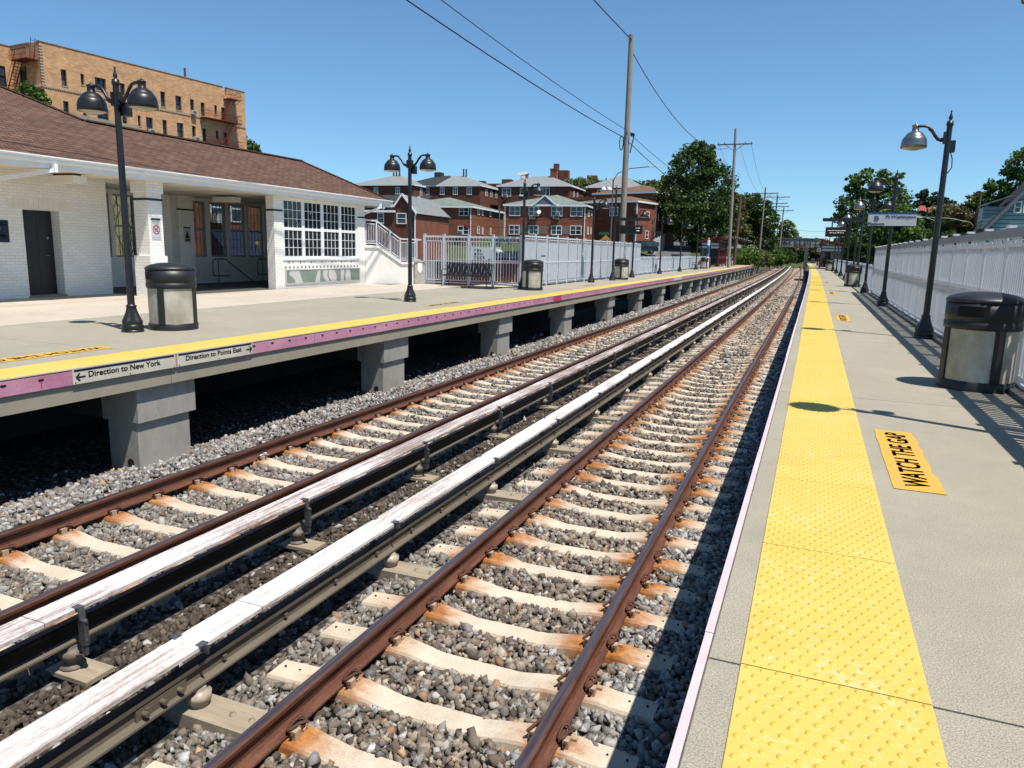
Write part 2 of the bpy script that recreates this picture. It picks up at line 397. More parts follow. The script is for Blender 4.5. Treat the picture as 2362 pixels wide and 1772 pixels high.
MAT['lens'] = plain('lamp_lens', (.60,.52,.38), .25, 0, .1, 6)
def m_milky():
    m, nt, b = base('milky_panel', .28, 0, .5); w = objc(nt, True)
    c = ramp(nt, noise(nt, w, 3.5, 4, .55, (1,1,.7)), [(.28,(.40,.36,.28)),(.5,(.60,.56,.44)),(.62,(.74,.70,.58)),(.75,(.90,.88,.80))])
    c = mixc(nt, ramp(nt, noise(nt, w, 6.5, 2, .5), [(.66,0.0),(.78,.35)]), c, (.55,.35,.30))
    nt.links.new(c, b.inputs['Base Color']); return m
MAT['milky'] = m_milky()
AK = 0.92
MAT['steel_white'] = plain('pale_blue_grey_paint', (.60,.64,.68), .5, .0, .08, 6)
MAT['mesh_white'] = plain('pale_screen_panel', (.47,.49,.54), .6, 0, .10, 5, sc=(1,1,.3))
def m_vinyl():
    m = bpy.data.materials.new('white_vinyl'); m.use_nodes = True; nt = m.node_tree; nt.nodes.clear(); w = objc(nt, True)
    out = nd(nt,'ShaderNodeOutputMaterial'); c = ramp(nt, noise(nt, w, 3, 4, .6, (2,2,.4)), [(.3,(.76,.76,.80)),(.7,(.86,.86,.88))])
    d = nd(nt,'ShaderNodeBsdfPrincipled', {'Base Color':c,'Roughness':.42}); t = nd(nt,'ShaderNodeBsdfTranslucent', {'Color':c})
    mx = nd(nt,'ShaderNodeMixShader', {0:.40,1:d.outputs[0],2:t.outputs[0]}); nt.links.new(mx.outputs[0], out.inputs['Surface']); return m
MAT['vinyl'] = m_vinyl()
AK = 0.70
MAT['vinyl_grey'] = plain('grey_top_rail', (.40,.40,.41), .5, 0, .06)
def m_glass(name, tint, alpha, rough=.03):
    m = bpy.data.materials.new(name); m.use_nodes = True; nt = m.node_tree; nt.nodes.clear()
    out = nd(nt,'ShaderNodeOutputMaterial'); t = nd(nt,'ShaderNodeBsdfTransparent', {'Color':c4(tint)}); g = nd(nt,'ShaderNodeBsdfGlossy', {'Roughness':rough,'Color':(1,1,1,1)})
    d = nd(nt,'ShaderNodeBsdfDiffuse', {'Color':(.02,.022,.025,1)})
    m1 = nd(nt,'ShaderNodeMixShader', {0:alpha,1:t.outputs[0],2:d.outputs[0]}); lw = nd(nt,'ShaderNodeLayerWeight', {'Blend':.5}).outputs['Facing']; fr = math_(nt,'MULTIPLY_ADD', math_(nt,'POWER', lw, 4.0), .7, .05)
    m2 = nd(nt,'ShaderNodeMixShader', {0:fr,1:m1.outputs[0],2:g.outputs[0]})
    nt.links.new(m2.outputs[0], out.inputs['Surface']); return m
AK = 1.0
MAT['glass_clear'] = m_glass('clear_glass', (.72,.75,.74), .05)
MAT['glass_dark'] = m_glass('dark_glass', (.35,.37,.38), .45)
AK = 0.70
def m_pane():
    m, nt, b = base('window_glass', .08, 0, .6); w = objc(nt, True)
    c = ramp(nt, noise(nt, w, 1.3, 3, .6), [(.35,(.02,.024,.03)),(.6,(.07,.085,.10)),(.75,(.16,.18,.20))])
    nt.links.new(c, b.inputs['Base Color']); return m
MAT['pane'] = m_pane()
MAT['redbrick'] = brick('red_brick', (.40,.115,.06), (.29,.075,.04), (.34,.20,.14), .22, .075, .009, .9, .25, .3)
MAT['redbrick_dark'] = brick('dark_red_brick', (.23,.072,.045), (.15,.048,.033), (.20,.12,.09), .22, .075, .009, .9, .25, .3)
MAT['tanbrick'] = brick('tan_brick', (.88,.50,.24), (.62,.32,.15), (.74,.52,.33), .40, .13, .014, .9, .22, .3)
MAT['cornice'] = plain('pale_cornice', (.58,.47,.34), .8, 0, .15, 4)
MAT['stone_trim'] = plain('stone_trim', (.42,.36,.28), .85, 0, .15, 4)
MAT['fire_red'] = plain('oxide_red_iron', (.22,.035,.028), .6, .1, .2, 10)
MAT['maroon'] = plain('maroon_paint', (.155,.022,.02), .45, 0, .15, 4)
MAT['polewood'] = plain('weathered_pole_wood', (.36,.31,.27), .9, 0, .25, 5, .5, 30, sc=(6,6,.5))
MAT['polewood_dark'] = plain('brown_pole_wood', (.17,.105,.075), .9, 0, .25, 5, .5, 30, sc=(6,6,.5))
MAT['cable'] = plain('black_cable', (.02,.02,.022), .6)
MAT['ac'] = plain('air_conditioner_case', (.70,.70,.68), .5, 0, .08)
MAT['ac_dark'] = plain('grille_dark', (.12,.13,.13), .6)
MAT['blue_sign'] = plain('sign_blue_band', (.03,.10,.36), .45)
MAT['navy'] = plain('sign_navy', (.012,.014,.045), .45)
MAT['sign_white'] = plain('sign_white', (.72,.73,.76), .45, 0, .06)
MAT['sign_cream'] = plain('sign_cream', (.74,.71,.58), .55, 0, .12, 6)
MAT['sign_ink_blue'] = plain('sign_ink_blue', (.07,.075,.19), .5)
MAT['yellow_paint'] = plain('yellow_paint', (.75,.50,.05), .55)
MAT['orange'] = plain('orange_sign', (.72,.36,.06), .5)
MAT['green_sign'] = plain('green_street_sign', (.02,.16,.10), .5)
MAT['red'] = plain('red_paint', (.55,.03,.03), .5)
MAT['awning'] = plain('navy_awning', (.02,.025,.085), .7)
MAT['cream_house'] = plain('cream_wall', (.70,.60,.34), .8, 0, .08)
MAT['green_roof'] = plain('green_roof', (.09,.22,.13), .7)
MAT['carpaint_black'] = plain('black_car_paint', (.012,.012,.014), .15, 0, .1, spec=.6)
MAT['carpaint_silver'] = plain('silver_car_paint', (.42,.43,.44), .25, .5, .05)
MAT['carpaint_red'] = plain('red_car_paint', (.35,.02,.02), .2, 0, .05)
MAT['carpaint_white'] = plain('white_van_paint', (.80,.80,.80), .3, 0, .04)
MAT['tyre'] = plain('tyre_rubber', (.02,.02,.02), .8)
MAT['roof_red'] = plain('red_metal_roof', (.42,.085,.055), .6, 0, .1)
def m_siding(name, ca, cb, step=.14):
    m, nt, b = base(name, .6, 0, .3); v, ov = wallvec(nt); p = nd(nt,'ShaderNodeSeparateXYZ', {0:v})
    fr = math_(nt,'FRACT', math_(nt,'DIVIDE', p.outputs[1], step))
    c = mixc(nt, ramp(nt, fr, [(.0,1.0),(.14,1.0),(.22,0.0)]), ca, cb)
    c = mixc(nt, 1.0, c, ramp(nt, noise(nt, ov, 1.2, 4), [(.3,.9),(.7,1.06)]), 'MULTIPLY')
    nt.links.new(c, b.inputs['Base Color']); bump(nt, b, fr, .8, .03); return m
MAT['siding_blue'] = m_siding('pale_blue_siding', (.36,.52,.58), (.10,.15,.18), .32)
MAT['gable_blue'] = plain('blue_grey_gable', (.22,.24,.30), .7, 0, .05)
def m_led(name, col, e):
    m, nt, b = base(name, .5); b.inputs['Base Color'].default_value = c4(col); b.inputs['Emission Color'].default_value = c4(col); b.inputs['Emission Strength'].default_value = e; return m
MAT['led'] = m_led('led_characters', (.85,.80,.75), .9)
def m_leaf(name, dark, mid, light):
    m = bpy.data.materials.new(name); m.use_nodes = True; nt = m.node_tree; nt.nodes.clear()
    out = nd(nt,'ShaderNodeOutputMaterial'); a = nd(nt,'ShaderNodeAttribute', attribute_name='tint')
    s = nd(nt,'ShaderNodeSeparateColor', {0:a.outputs['Color']})
    c = ramp(nt, s.outputs[0], [(.0,dark),(.5,mid),(1.0,light)])
    d = nd(nt,'ShaderNodeBsdfPrincipled', {'Base Color':c,'Roughness':.55,'Specular IOR Level':.3}); t = nd(nt,'ShaderNodeBsdfTranslucent', {'Color':c})
    mx = nd(nt,'ShaderNodeMixShader', {0:.30,1:d.outputs[0],2:t.outputs[0]}); nt.links.new(mx.outputs[0], out.inputs['Surface']); return m
AK = 1.15
MAT['leaf'] = m_leaf('green_leaves', (.028,.055,.010), (.060,.115,.018), (.12,.19,.03))
MAT['leaf_dark'] = m_leaf('dark_leaves', (.018,.038,.008), (.042,.080,.014), (.095,.14,.026))
MAT['leaf_pine'] = m_leaf('needle_foliage', (.010,.022,.010), (.020,.040,.016), (.045,.07,.028))
MAT['leaf_pale'] = m_leaf('pale_spring_leaves', (.07,.09,.03), (.13,.16,.05), (.22,.24,.09))
MAT['leaf_olive'] = m_leaf('olive_leaves', (.04,.05,.014), (.085,.09,.024), (.15,.14,.045))
MAT['leaf_bronze'] = m_leaf('bronze_leaves', (.045,.035,.015), (.10,.075,.025), (.17,.12,.045))
AK = 0.70
MAT['bark'] = plain('bark', (.13,.10,.075), .95, 0, .25, 8, .6, 30, sc=(4,4,.8))
MAT['vine'] = plain('bare_vine_wood', (.30,.25,.19), .9, 0, .35, 12)
MAT['grass'] = concrete('grass_ground', (.085,.115,.035), .35, .35, fine=25)
MAT['floor_dark'] = plain('waiting_floor', (.10,.095,.09), .8, 0, .15)
MAT['steel'] = plain('brushed_steel', (.42,.43,.44), .35, .85, .1)
MAT['grey_box'] = plain('grey_cabinet', (.35,.36,.37), .5, .2, .05)
MAT['copper_grey'] = concrete('bridge_steel', (.17,.165,.16), .12, .3, fine=30, stain=(.09,.075,.065))
MAT['bridge_conc'] = concrete('bridge_panel', (.36,.345,.32), .12, .25, fine=30, stain=(.16,.14,.12))
# ------------------------------------------------------------------ ground, ballast, tracks
CXR, CXL = -1.975, -6.075          # track centres
TIE = 0.58
TZ = ZR - 0.185                    # top of sleeper at the rail seat
_gx = [-20,-13,-8.3,-7.6,-7.3,-6.9,-5.3,-4.9,-4.0,-3.2,-2.7,-1.2,-.6,.2,3,12]
_gz = [-1.62,-1.6,-1.50,-1.42,-1.46,-1.525,-1.525,-1.55,-1.575,-1.53,-1.515,-1.525,-1.49,-1.52,-1.6,-1.6]
def bed_z(x): return float(np.interp(x, _gx, _gz))
b = MB()
ysb = [-6,0,3,6,10,15,20,30,40,55,70,90,110,130,150,170,190,215,240,270,310,360]
vs = [(x+bend(y), y, bed_z(x)-.02) for y in ysb for x in _gx]; n = len(_gx)
b.add(vs, [(i*n+j, i*n+j+1, (i+1)*n+j+1, (i+1)*n+j) for i in range(len(ysb)-1) for j in range(n-1)])
def m_bed():
    m, nt, bs = base('ballast_bed', .95, 0, .15); w = objc(nt, True); p = nd(nt,'ShaderNodeSeparateXYZ', {0:w})
    vor = nd(nt,'ShaderNodeTexVoronoi', {'Vector':w,'Scale':17.0})
    c = ramp(nt, nd(nt,'ShaderNodeSeparateColor',{0:vor.outputs['Color']}).outputs[0], [(.0,(.07,.05,.038)),(.35,(.17,.135,.105)),(.7,(.27,.235,.20)),(1.0,(.42,.40,.37))])
    c = mixc(nt, ramp(nt, vor.outputs['Distance'], [(.25,0.0),(.6,.8)]), c, (.02,.017,.014))
    nt.links.new(c, bs.inputs['Base Color']); bump(nt, bs, vor.outputs['Distance'], -1.0, .05); return m
struct('track_bed', b, m_bed())

# crushed stone: one object of real angular stones where single stones can be seen
def rocks(nvar, npts, seed):
    r = np.random.RandomState(seed); out = []
    for i in range(nvar):
        bm = bmesh.new()
        P = np.array([[a,b,c] for a in (-1,1) for b in (-1,1) for c in (-1,1)],float)*.72+r.uniform(-.40,.40,(8,3)); P = P[r.permutation(8)[:max(6,min(8,npts-3))]]; P = np.concatenate([P, r.normal(size=(1,3))*.6]); P *= np.array([1.0, r.uniform(.6,.95), r.uniform(.45,.8)])
        for q in P: bm.verts.new(q)
        res = bmesh.ops.convex_hull(bm, input=bm.verts)
        bmesh.ops.delete(bm, geom=[g for g in res['geom_interior'] if isinstance(g,bmesh.types.BMVert)], context='VERTS')
        bmesh.ops.triangulate(bm, faces=bm.faces); bm.verts.index_update()
        out.append((np.array([v.co[:] for v in bm.verts]), np.array([[v.index for v in f.verts] for f in bm.faces]))); bm.free()
    return out
def in_view(x, y, z, pad=.06):
    d = np.stack([x, y, z-1.44846],1); zz = d@np.array(_f[:]); 
    px = (d@np.array(_r2[:]))/np.maximum(zz,.1); py = (d@np.array(_u2[:]))/np.maximum(zz,.1)
    return (zz>.3)&(abs(px)<.696+pad)&(abs(py)<.522+pad)
tiesR = [3.80+TIE*k for k in range(-6, 330)]
tiesL = [4.24+TIE*k for k in range(-6, 330)]
def bendv(y): return -7e-5*np.maximum(0, y-30)**2
def scatter(y0, y1, dens, size, npts, seed, jit=.35):
    r = np.random.RandomState(seed); var = rocks(16, npts, seed)
    A = (y1-y0)*8.6; N = int(A*dens)
    x = r.uniform(-8.7, -.1, N); y = r.uniform(y0, y1, N)
    z0 = np.interp(x, _gx, _gz)
    keep = in_view(x, y, z0)
    for cx, ties in ((CXR,tiesR),(CXL,tiesL)):
        dy = (y-ties[0]+TIE/2) % TIE - TIE/2
        on = (abs(dy) < .10) & (abs(x-cx) < 1.27)
        keep &= ~(on)
        for s in (-1,1): keep &= ~(abs(x-cx-s*.7535) < .06)
    near3 = ((abs(x+3.425)<.07)|(abs(x+4.60)<.07)); keep &= ~near3
    x, y = x[keep], y[keep]; N = len(x)
    s = size*np.exp(r.normal(0, .28, N)); s = np.clip(s, size*.5, size*1.9)
    z = np.interp(x, _gx, _gz)+r.uniform(-.6,.55,N)*s
    # stone colour by zone: brown and rusty between the rails, dark and oily between the third rails, pale grey outside, near-black under the left platform to paint its shade
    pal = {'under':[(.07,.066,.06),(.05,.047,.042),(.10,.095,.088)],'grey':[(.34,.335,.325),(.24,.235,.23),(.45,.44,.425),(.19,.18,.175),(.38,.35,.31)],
           'brown':[(.20,.145,.105),(.26,.20,.15),(.15,.105,.078),(.35,.28,.205),(.30,.285,.265),(.42,.34,.235),(.17,.14,.12)],
           'dark':[(.10,.072,.05),(.125,.092,.066),(.085,.065,.05),(.15,.115,.085)],
           'mid':[(.25,.215,.175),(.30,.28,.25),(.20,.165,.13),(.36,.34,.305),(.24,.19,.145)]}
    col = np.zeros((N,3))
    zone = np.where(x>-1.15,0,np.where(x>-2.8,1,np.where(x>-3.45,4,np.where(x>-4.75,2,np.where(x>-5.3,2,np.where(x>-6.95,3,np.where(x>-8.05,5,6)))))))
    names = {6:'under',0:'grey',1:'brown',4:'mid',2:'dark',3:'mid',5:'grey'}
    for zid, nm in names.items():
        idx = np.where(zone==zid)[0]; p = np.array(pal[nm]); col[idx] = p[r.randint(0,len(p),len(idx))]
    odd = np.where((zone==2)&(r.uniform(size=N)<.05))[0]; col[odd] = (.40,.39,.37)
    odd = np.where((zone==1)&(r.uniform(size=N)<.06))[0]; col[odd] = (.47,.40,.29)
    odd = np.where((zone!=2)&(r.uniform(size=N)<.05))[0]; col[odd] = (.40,.22,.11)
    odd = np.where((zone!=2)&(r.uniform(size=N)<.05))[0]; col[odd] = (.44,.44,.44)
    edge = np.clip(1-abs(x+4.95)/.35,0,1)[:,None]*(r.uniform(size=(N,1))<.4); col = col*(1-edge)+np.array([.36,.345,.32])*edge
    col = col*.72+col.mean(1,keepdims=True)*np.array([1.06,1.0,.92])*.28; col *= .74*np.exp(r.normal(0,.22,(N,1)))
    # random rotation matrices from quaternions
    q = r.normal(size=(N,4)); q[:,1:3] *= .55; q /= np.linalg.norm(q,axis=1)[:,None]; w_,a,b_,c_ = q.T
    Rm = np.stack([1-2*(b_*b_+c_*c_),2*(a*b_-c_*w_),2*(a*c_+b_*w_),2*(a*b_+c_*w_),1-2*(a*a+c_*c_),2*(b_*c_-a*w_),2*(a*c_-b_*w_),2*(b_*c_+a*w_),1-2*(a*a+b_*b_)],1).reshape(N,3,3)
    which = r.randint(0,len(var),N); VV=[];FF=[];CC=[]; off=0
    for k,(v,f) in enumerate(var):
        i = np.where(which==k)[0]
        if not len(i): continue
        V = np.einsum('nij,vj->nvi', Rm[i], v)*s[i][:,None,None]+np.stack([x[i]+bendv(y[i]),y[i],z[i]],1)[:,None,:]
        VV.append(V.reshape(-1,3)); FF.append((f[None]+(np.arange(len(i))*len(v))[:,None,None]+off).reshape(-1,3)); CC.append(np.repeat(col[i],len(v),0)); off += len(i)*len(v)
    return np.concatenate(VV), np.concatenate(FF), np.concatenate(CC)
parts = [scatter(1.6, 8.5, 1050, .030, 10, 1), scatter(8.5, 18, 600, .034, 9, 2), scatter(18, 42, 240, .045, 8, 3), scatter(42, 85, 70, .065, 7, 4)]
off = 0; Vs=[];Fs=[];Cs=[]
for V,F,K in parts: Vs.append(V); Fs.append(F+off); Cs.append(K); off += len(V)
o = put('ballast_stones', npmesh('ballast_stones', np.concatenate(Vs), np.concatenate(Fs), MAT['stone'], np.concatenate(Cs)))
o['kind'] = 'stuff'; tag(o, 'crushed grey and brown stone ballast lying between and around the rails', 'gravel')

# sleepers
def sleeper_mb(clips=False):
    m = MB(); st = [(-1.28,-.012),(-1.0,-.012),(-.92,0),(-.60,0),(-.50,-.012),(-.30,-.048),(.30,-.048),(.50,-.012),(.60,0),(.92,0),(1.0,-.012),(1.28,-.012)]
    vs = []
    for i,(x,z) in enumerate(st):
        w = .098 if abs(x) > .5 else .090; e = .012 if abs(x) > 1.2 else 0
        vs += [(x,-w-.05,z-.20),(x,-w-.012,z-.018-e),(x,-w,z-e),(x,w,z-e),(x,w+.012,z-.018-e),(x,w+.05,z-.20)]
    fs = []
    for i in range(len(st)-1):
        for j in range(5): fs.append((i*6+j,(i+1)*6+j,(i+1)*6+j+1,i*6+j+1))
    fs += [(0,1,2,3,4,5), tuple(66+j for j in (5,4,3,2,1,0))]
    m.add(vs, fs, 0)
    for s in (-1,1):
        for g in (-1,1):
            x = s*.7535+g*.108; m.box(x-.018,x+.018,-.055,.0,0,.055,1)
            m.box(x-.045,x+.012,.03,.055,0,.02,1) if g*s < 0 else m.box(x-.012,x+.045,.03,.055,0,.02,1)
            if clips: join(m, clip_mb(), Matrix.Translation((s*.7535+g*.072,0,0)) @ (Matrix.Rotation(math.pi,4,'Z') if g < 0 else Matrix()), 2)
        for x in (1.10, 1.22):
            m.cyl((s*x,.02,0), .008, -.02, -.0105, 6, 3)
    return m
def clip_mb():
    m = MB()
    P = [(.035,-.075,.038),(.036,.05,.04),(.022,.085,.055),(.0,.088,.068),(-.016,.06,.068),(-.018,.0,.058),(-.014,-.04,.05),(.004,-.062,.058),(.022,-.045,.07),(.03,.0,.072),(.052,.055,.066),(.06,.06,.055)]
    m.tube(P, .0105, 6, 0); return m
sl_mats = [MAT['sleeper'], MAT['pad'], MAT['clip'], MAT['hole']]
me_sl = sleeper_mb().mesh('sleeper', sl_mats); me_slc = sleeper_mb(True).mesh('sleeper', sl_mats); me_clip = clip_mb().mesh('rail_clip', MAT['clip'])
MAT['clip_bare'] = plain('bare_steel_clip', (.55,.57,.60), .35, .7, .1)
me_clip2 = clip_mb().mesh('rail_clip', MAT['clip_bare'])
RP = [(-.07,-.172),(-.07,-.160),(-.022,-.146),(-.0085,-.125),(-.0085,-.052),(-.034,-.038),(-.036,-.012),(-.028,-.001),(-.012,0),(.012,0),(.028,-.001),(.036,-.012),(.034,-.038),(.0085,-.052),(.0085,-.125),(.022,-.146),(.07,-.160),(.07,-.172)]
ys_rail = [0.5]+list(np.arange(2,30,4.0))+list(np.arange(30,262,5.0))
def track(label, cx, ties, seed):
    t = thing('railway_track', label, 'railway track', (cx, 0, TZ))
    for s in (-1,1):
        m = MB(); m.sweep([(p[0]+s*.7535, p[1]+ZR-TZ) for p in RP], ys_rail, mfun=lambda j: 1 if j in (7,8,9) else 0, bendf=bend)
        ob('rail', m, [MAT['rail'], MAT['rail_head']], t)
    k = 0; r = random.Random(seed); far = MB(); proto = None
    vis = [y for y in ties if y > 1.8]
    for y in vis:
        if k < 96:
            near = k < 40
            o = put('sleeper', me_sl if near else me_slc, t, (bend(y), y, r.uniform(-.004,.004)), r.uniform(-.008,.008))
            if near:
                for s in (-1,1):
                    for g in (-1,1):
                        bare = r.random() < .05
                        c = put('rail_clip', me_clip2 if bare else me_clip, o, (s*.7535+g*.072,0,0), math.pi if g < 0 else 0)
                        if bare: c['label'] = 'bare steel rail clip without rust'
            k += 1
        elif y < 190:
            join(far, SIMPLE, Matrix.Translation((bend(y), y, 0)))
    o = ob('sleeper', far, sl_mats, t); o['kind'] = 'stuff'
    return t
SIMPLE = MB(); SIMPLE.box(-1.28,1.28,-.11,.11,-.18,-.006)
trackR = track('rusty railway track nearest the right platform, with concrete sleepers', CXR, tiesR, 5)
trackL = track('rusty railway track running beside the left platform piers', CXL, tiesL, 6)

# third rails with their cover boards
def third(label, xr, xb, side, y0, dy, mat, ysj, long_ties):
    t = thing('third_rail', label, 'third rail', (xr, 0, 0))
    zt = ZR+.10
    prof = [(-.065,-.15),(-.065,-.135),(-.02,-.118),(-.014,-.05),(-.04,-.036),(-.042,-.008),(-.03,0),(.03,0),(.042,-.008),(.04,-.036),(.014,-.05),(.02,-.118),(.065,-.135),(.065,-.15)]
    m = MB(); m.sweep([(p[0],p[1]+zt) for p in prof], [-1]+ys_rail, mfun=lambda j: (1 if j in (8,9,10,11,12) else 0) if side < 0 else (1 if j in (11,12) else 0), bendf=bend)
    if side < 0:
        yy = .35
        while yy < 40:
            m.cbox((.028,yy,zt-.085),(.03,.03,.03),1); yy += .62
        m.box(.014,.036,2.75,3.12,zt-.13,zt-.05,1)
        for q in (2.80,2.93,3.06): m.tube([(.036,q,zt-.09),(.075,q,zt-.09)], .017, 8, 1)
    ob('running_rail', m, [MAT['third'], MAT['third_side']], t)
    zb = ZR+.205
    for a, c in zip(ysj[:-1], ysj[1:]):
        m = MB(); ys = [a+.004]+[y for y in np.arange(math.ceil(a/5)*5, c, 5.0) if a+.01 < y < c-.01]+[c-.004]
        w = .112
        m.sweep([(xb-xr-w,zb),(xb-xr+w,zb),(xb-xr+w,zb+.026),(xb-xr+w-.006,zb+.032),(xb-xr-w+.006,zb+.032),(xb-xr-w,zb+.026)], ys, bendf=bend)
        ob('cover_board', m, mat, t)
    first = None; y = y0
    while y < 175:
        bx = bend(y)
        if first is None:
            m = MB(); sx = xb-xr+side*.137
            if side > 0:
                m.bar((sx,0,zb+.036),(sx-.055,0,zb+.036),.05,.008); m.bar((sx,0,zb+.04),(sx+.012,0,zb-.055),.045,.012)
                m.bar((sx+.012,0,zb-.05),(sx+.012,0,zb-.235),.058,.032); m.bar((sx+.012,0,zb-.235),(sx+.012,0,zb-.31),.04,.024)
                m.bar((sx+.012,-.0,zb-.31),(sx-.12,0,zb-.345),.05,.014); m.tube([(sx+.015,0,zb-.06),(sx+.05,0,zb-.06)], .012, 6); m.tube([(sx+.02,0,zb-.2),(sx+.045,0,zb-.2)], .012, 6)
            else:
                m.bar((xb-xr-.13,0,zb+.037),(xb-xr-.085,0,zb+.037),.06,.008); m.bar((xb-xr+.135,0,zb+.037),(xb-xr+.085,0,zb+.037),.06,.008)
                m.bar((xb-xr+.131,0,zb+.04),(xb-xr+.131,0,zb-.02),.06,.008); m.bar((xb-xr-.131,0,zb+.04),(xb-xr-.131,0,zb-.36),.05,.02)
            me_b = m.mesh('cover_bracket', MAT['galv'])
            q = MB(); zq = -1.49
            q.lathe([(.085,0),(.085,.015),(.055,.02),(.055,.06),(.075,.065),(.078,.12),(.05,.125),(.045,.155)], 14, (.03,0,zq), 0)
            me_i = q.mesh('insulator', MAT['porcelain_dark'] if side > 0 else MAT['porcelain'])
            q = MB()
            if side > 0:
                q.box(-.10,.30,-.11,.11,-1.53,-1.497); q.box(-.10,-.08,-.11,.11,-1.56,-1.53)
            else:
                q.box(-.30,.60,-.12,.12,-1.60,-1.462)
                for u in (.30,.45): q.lathe([(.022,0),(.022,.006),(.012,.008),(.012,.028)], 8, (u,.0,-1.462))
            me_t = q.mesh('support_plate', MAT['timber']); first = 1
        put('cover_bracket', me_b, t, (bx, y, 0)); put('insulator', me_i, t, (bx, y, 0)); put('support_plate', me_t, t, (bx, y, 0)); y += dy
    return t
third('third rail under a brown-streaked worn cover board beside the left track', -4.60, -4.58, 1, 3.24-2.45, 2.45, MAT['board_worn'], [-1.5,3.0,7.3,11.9,16.8,21.6,27,33,40,50,60,72,85,100,120,140,165,190], False)
third('third rail under a cleaner white cover board beside the right track', -3.425, -3.455, -1, 3.22-2.32, 2.32, MAT['board'], [-1.5,3.77,8.5,12.9,17.6,22.4,28,34,41,50,60,72,85,100,120,140,165,190], True)

# broken plank and cable lying between the third rails
m = MB(); m.sweep([(-.06,0),(.05,.0),(.062,.022),(-.05,.03)], [0,.12,.9,1.15], x0=0)
for i in range(4): pass
m.v = [((x*(.25 if y < .01 else (.2 if y > 1.1 else 1))), y, z) for x,y,z in m.v]
m.xf(Matrix.Translation((-3.83,8.25,-1.53)) @ Matrix.Rotation(R_(-4),4,'Z') @ Matrix.Rotation(R_(2.5),4,'X'))
tag(ob('broken_plank', m, MAT['timber']), 'splintered bare timber plank lying between the two third rails', 'plank')
m = MB()
for k in range(3):
    P = []
    for i in range(14):
        u = i/13; P.append((-3.96-.03*k+.10*math.sin(u*3.1+k)*(.6+.3*k)-.03*u, 8.0+u*(1.25+.1*k), -1.545+.05*math.sin(u*math.pi)+.012*k))
    m.tube(P, .011, 6)
tag(ob('loose_cable', m, MAT['cable']), 'loose black cable coiled beside the splintered plank', 'cable')
# ------------------------------------------------------------------ platforms
def ysplit(a, b, step=6.0):
    return [a]+[y for y in np.arange(math.ceil(a/step)*step, b, step) if a+.05 < y < b-.05]+[b]
def domes_mesh(name, x0, nx, y0, y1, pitch, n=8, r=.0115, h=.0055, z=.006):
    rows = int((y1-y0)/pitch); V=[]; F=[]
    base_v = [(r*1.12*math.cos(2*math.pi*j/n), r*1.12*math.sin(2*math.pi*j/n), 0) for j in range(n)]+[(r*.75*math.cos(2*math.pi*j/n), r*.75*math.sin(2*math.pi*j/n), h) for j in range(n)]
    base_v = np.array(base_v)
    fq = [(j,(j+1)%n,n+(j+1)%n,n+j) for j in range(n)]
    cen = []
    for i in range(rows):
        y = y0+pitch*(i+.5)
        for k in range(nx):
            x = x0+.0508*(k+.5)+(.0254 if i%2 else 0)
            if k == nx-1 and i%2: continue
            cen.append((x+bend(y), y, z))
    cen = np.array(cen); N = len(cen)
    V = (base_v[None]+cen[:,None,:]).reshape(-1,3)
    F4 = (np.array(fq)[None]+(np.arange(N)*2*n)[:,None,None]).reshape(-1,4)
    cap = [(n,n+1,n+2,n+3),(n,n+3,n+4,n+5)]+([(n,n+5,n+6,n+7)] if n == 8 else [])
    F4 = np.concatenate([F4, (np.array(cap)[None]+(np.arange(N)*2*n)[:,None,None]).reshape(-1,4)])
    me = npmesh(name, V, F4, MAT['dome'])
    return me

# right platform
pr = thing('station_platform', 'right concrete platform with a broad yellow tactile strip, seen from standing on it', 'platform')
joints = [-3.24, 2.56]+[2.56+5.8*k for k in range(1,29)]
XRB = 2.75
for a, c in zip(joints[:-1], joints[1:]):
    m = MB(); ys = ysplit(a+.006, c-.006)
    prof = [(-.235,-.37),(XRB,-.37),(XRB,-.004),(-.229,-.004),(-.235,-.012)]
    m.sweep([(x,z+.004) for x,z in prof], ys, bendf=bend); ob('slab', m, MAT['slab'], pr)
m = MB(); m.sweep([(-.15,-.40),(.1,-.40),(.1,-.372),(-.15,-.372)], ysplit(-3,164), bendf=bend); ob('under_beam', m, MAT['beam'], pr)
m = MB(); m.sweep([(.5,-1.7),(2.7,-1.7),(2.7,-.373),(.5,-.373)], ysplit(-3,164), bendf=bend); ob('foundation_wall', m, MAT['beam'], pr)
y = -3.0
rr = random.Random(3)
while y < 160:
    L = 2.88; m = MB(); dx = rr.uniform(-.004,.004)
    m.sweep([(-.268+dx,-.17),(-.237,-.17),(-.237,-.006),(-.268+dx,-.006)], [y+.003, y+L-.003], bendf=bend); ob('edge_board', m, MAT['pink_pale'], pr); y += L
tj = [2.56-1.22*3]+[2.56+1.22*k for k in range(-2,62)]+[2.56+1.22*61+6.1*k for k in range(1,15)]
for a, c in zip(tj[:-1], tj[1:]):
    m = MB(); m.sweep([(-.118,.0005),(.488,.0005),(.488,.005),(.486,.0065),(-.116,.0065),(-.118,.005)], ysplit(a+.003,c-.003,3.0), bendf=bend); ob('tactile_tile', m, MAT['tactile'], pr)
o = put('tactile_dome', domes_mesh('tactile_dome', -.118, 12, 1.5, 60, .0508), pr); o['kind'] = 'stuff'
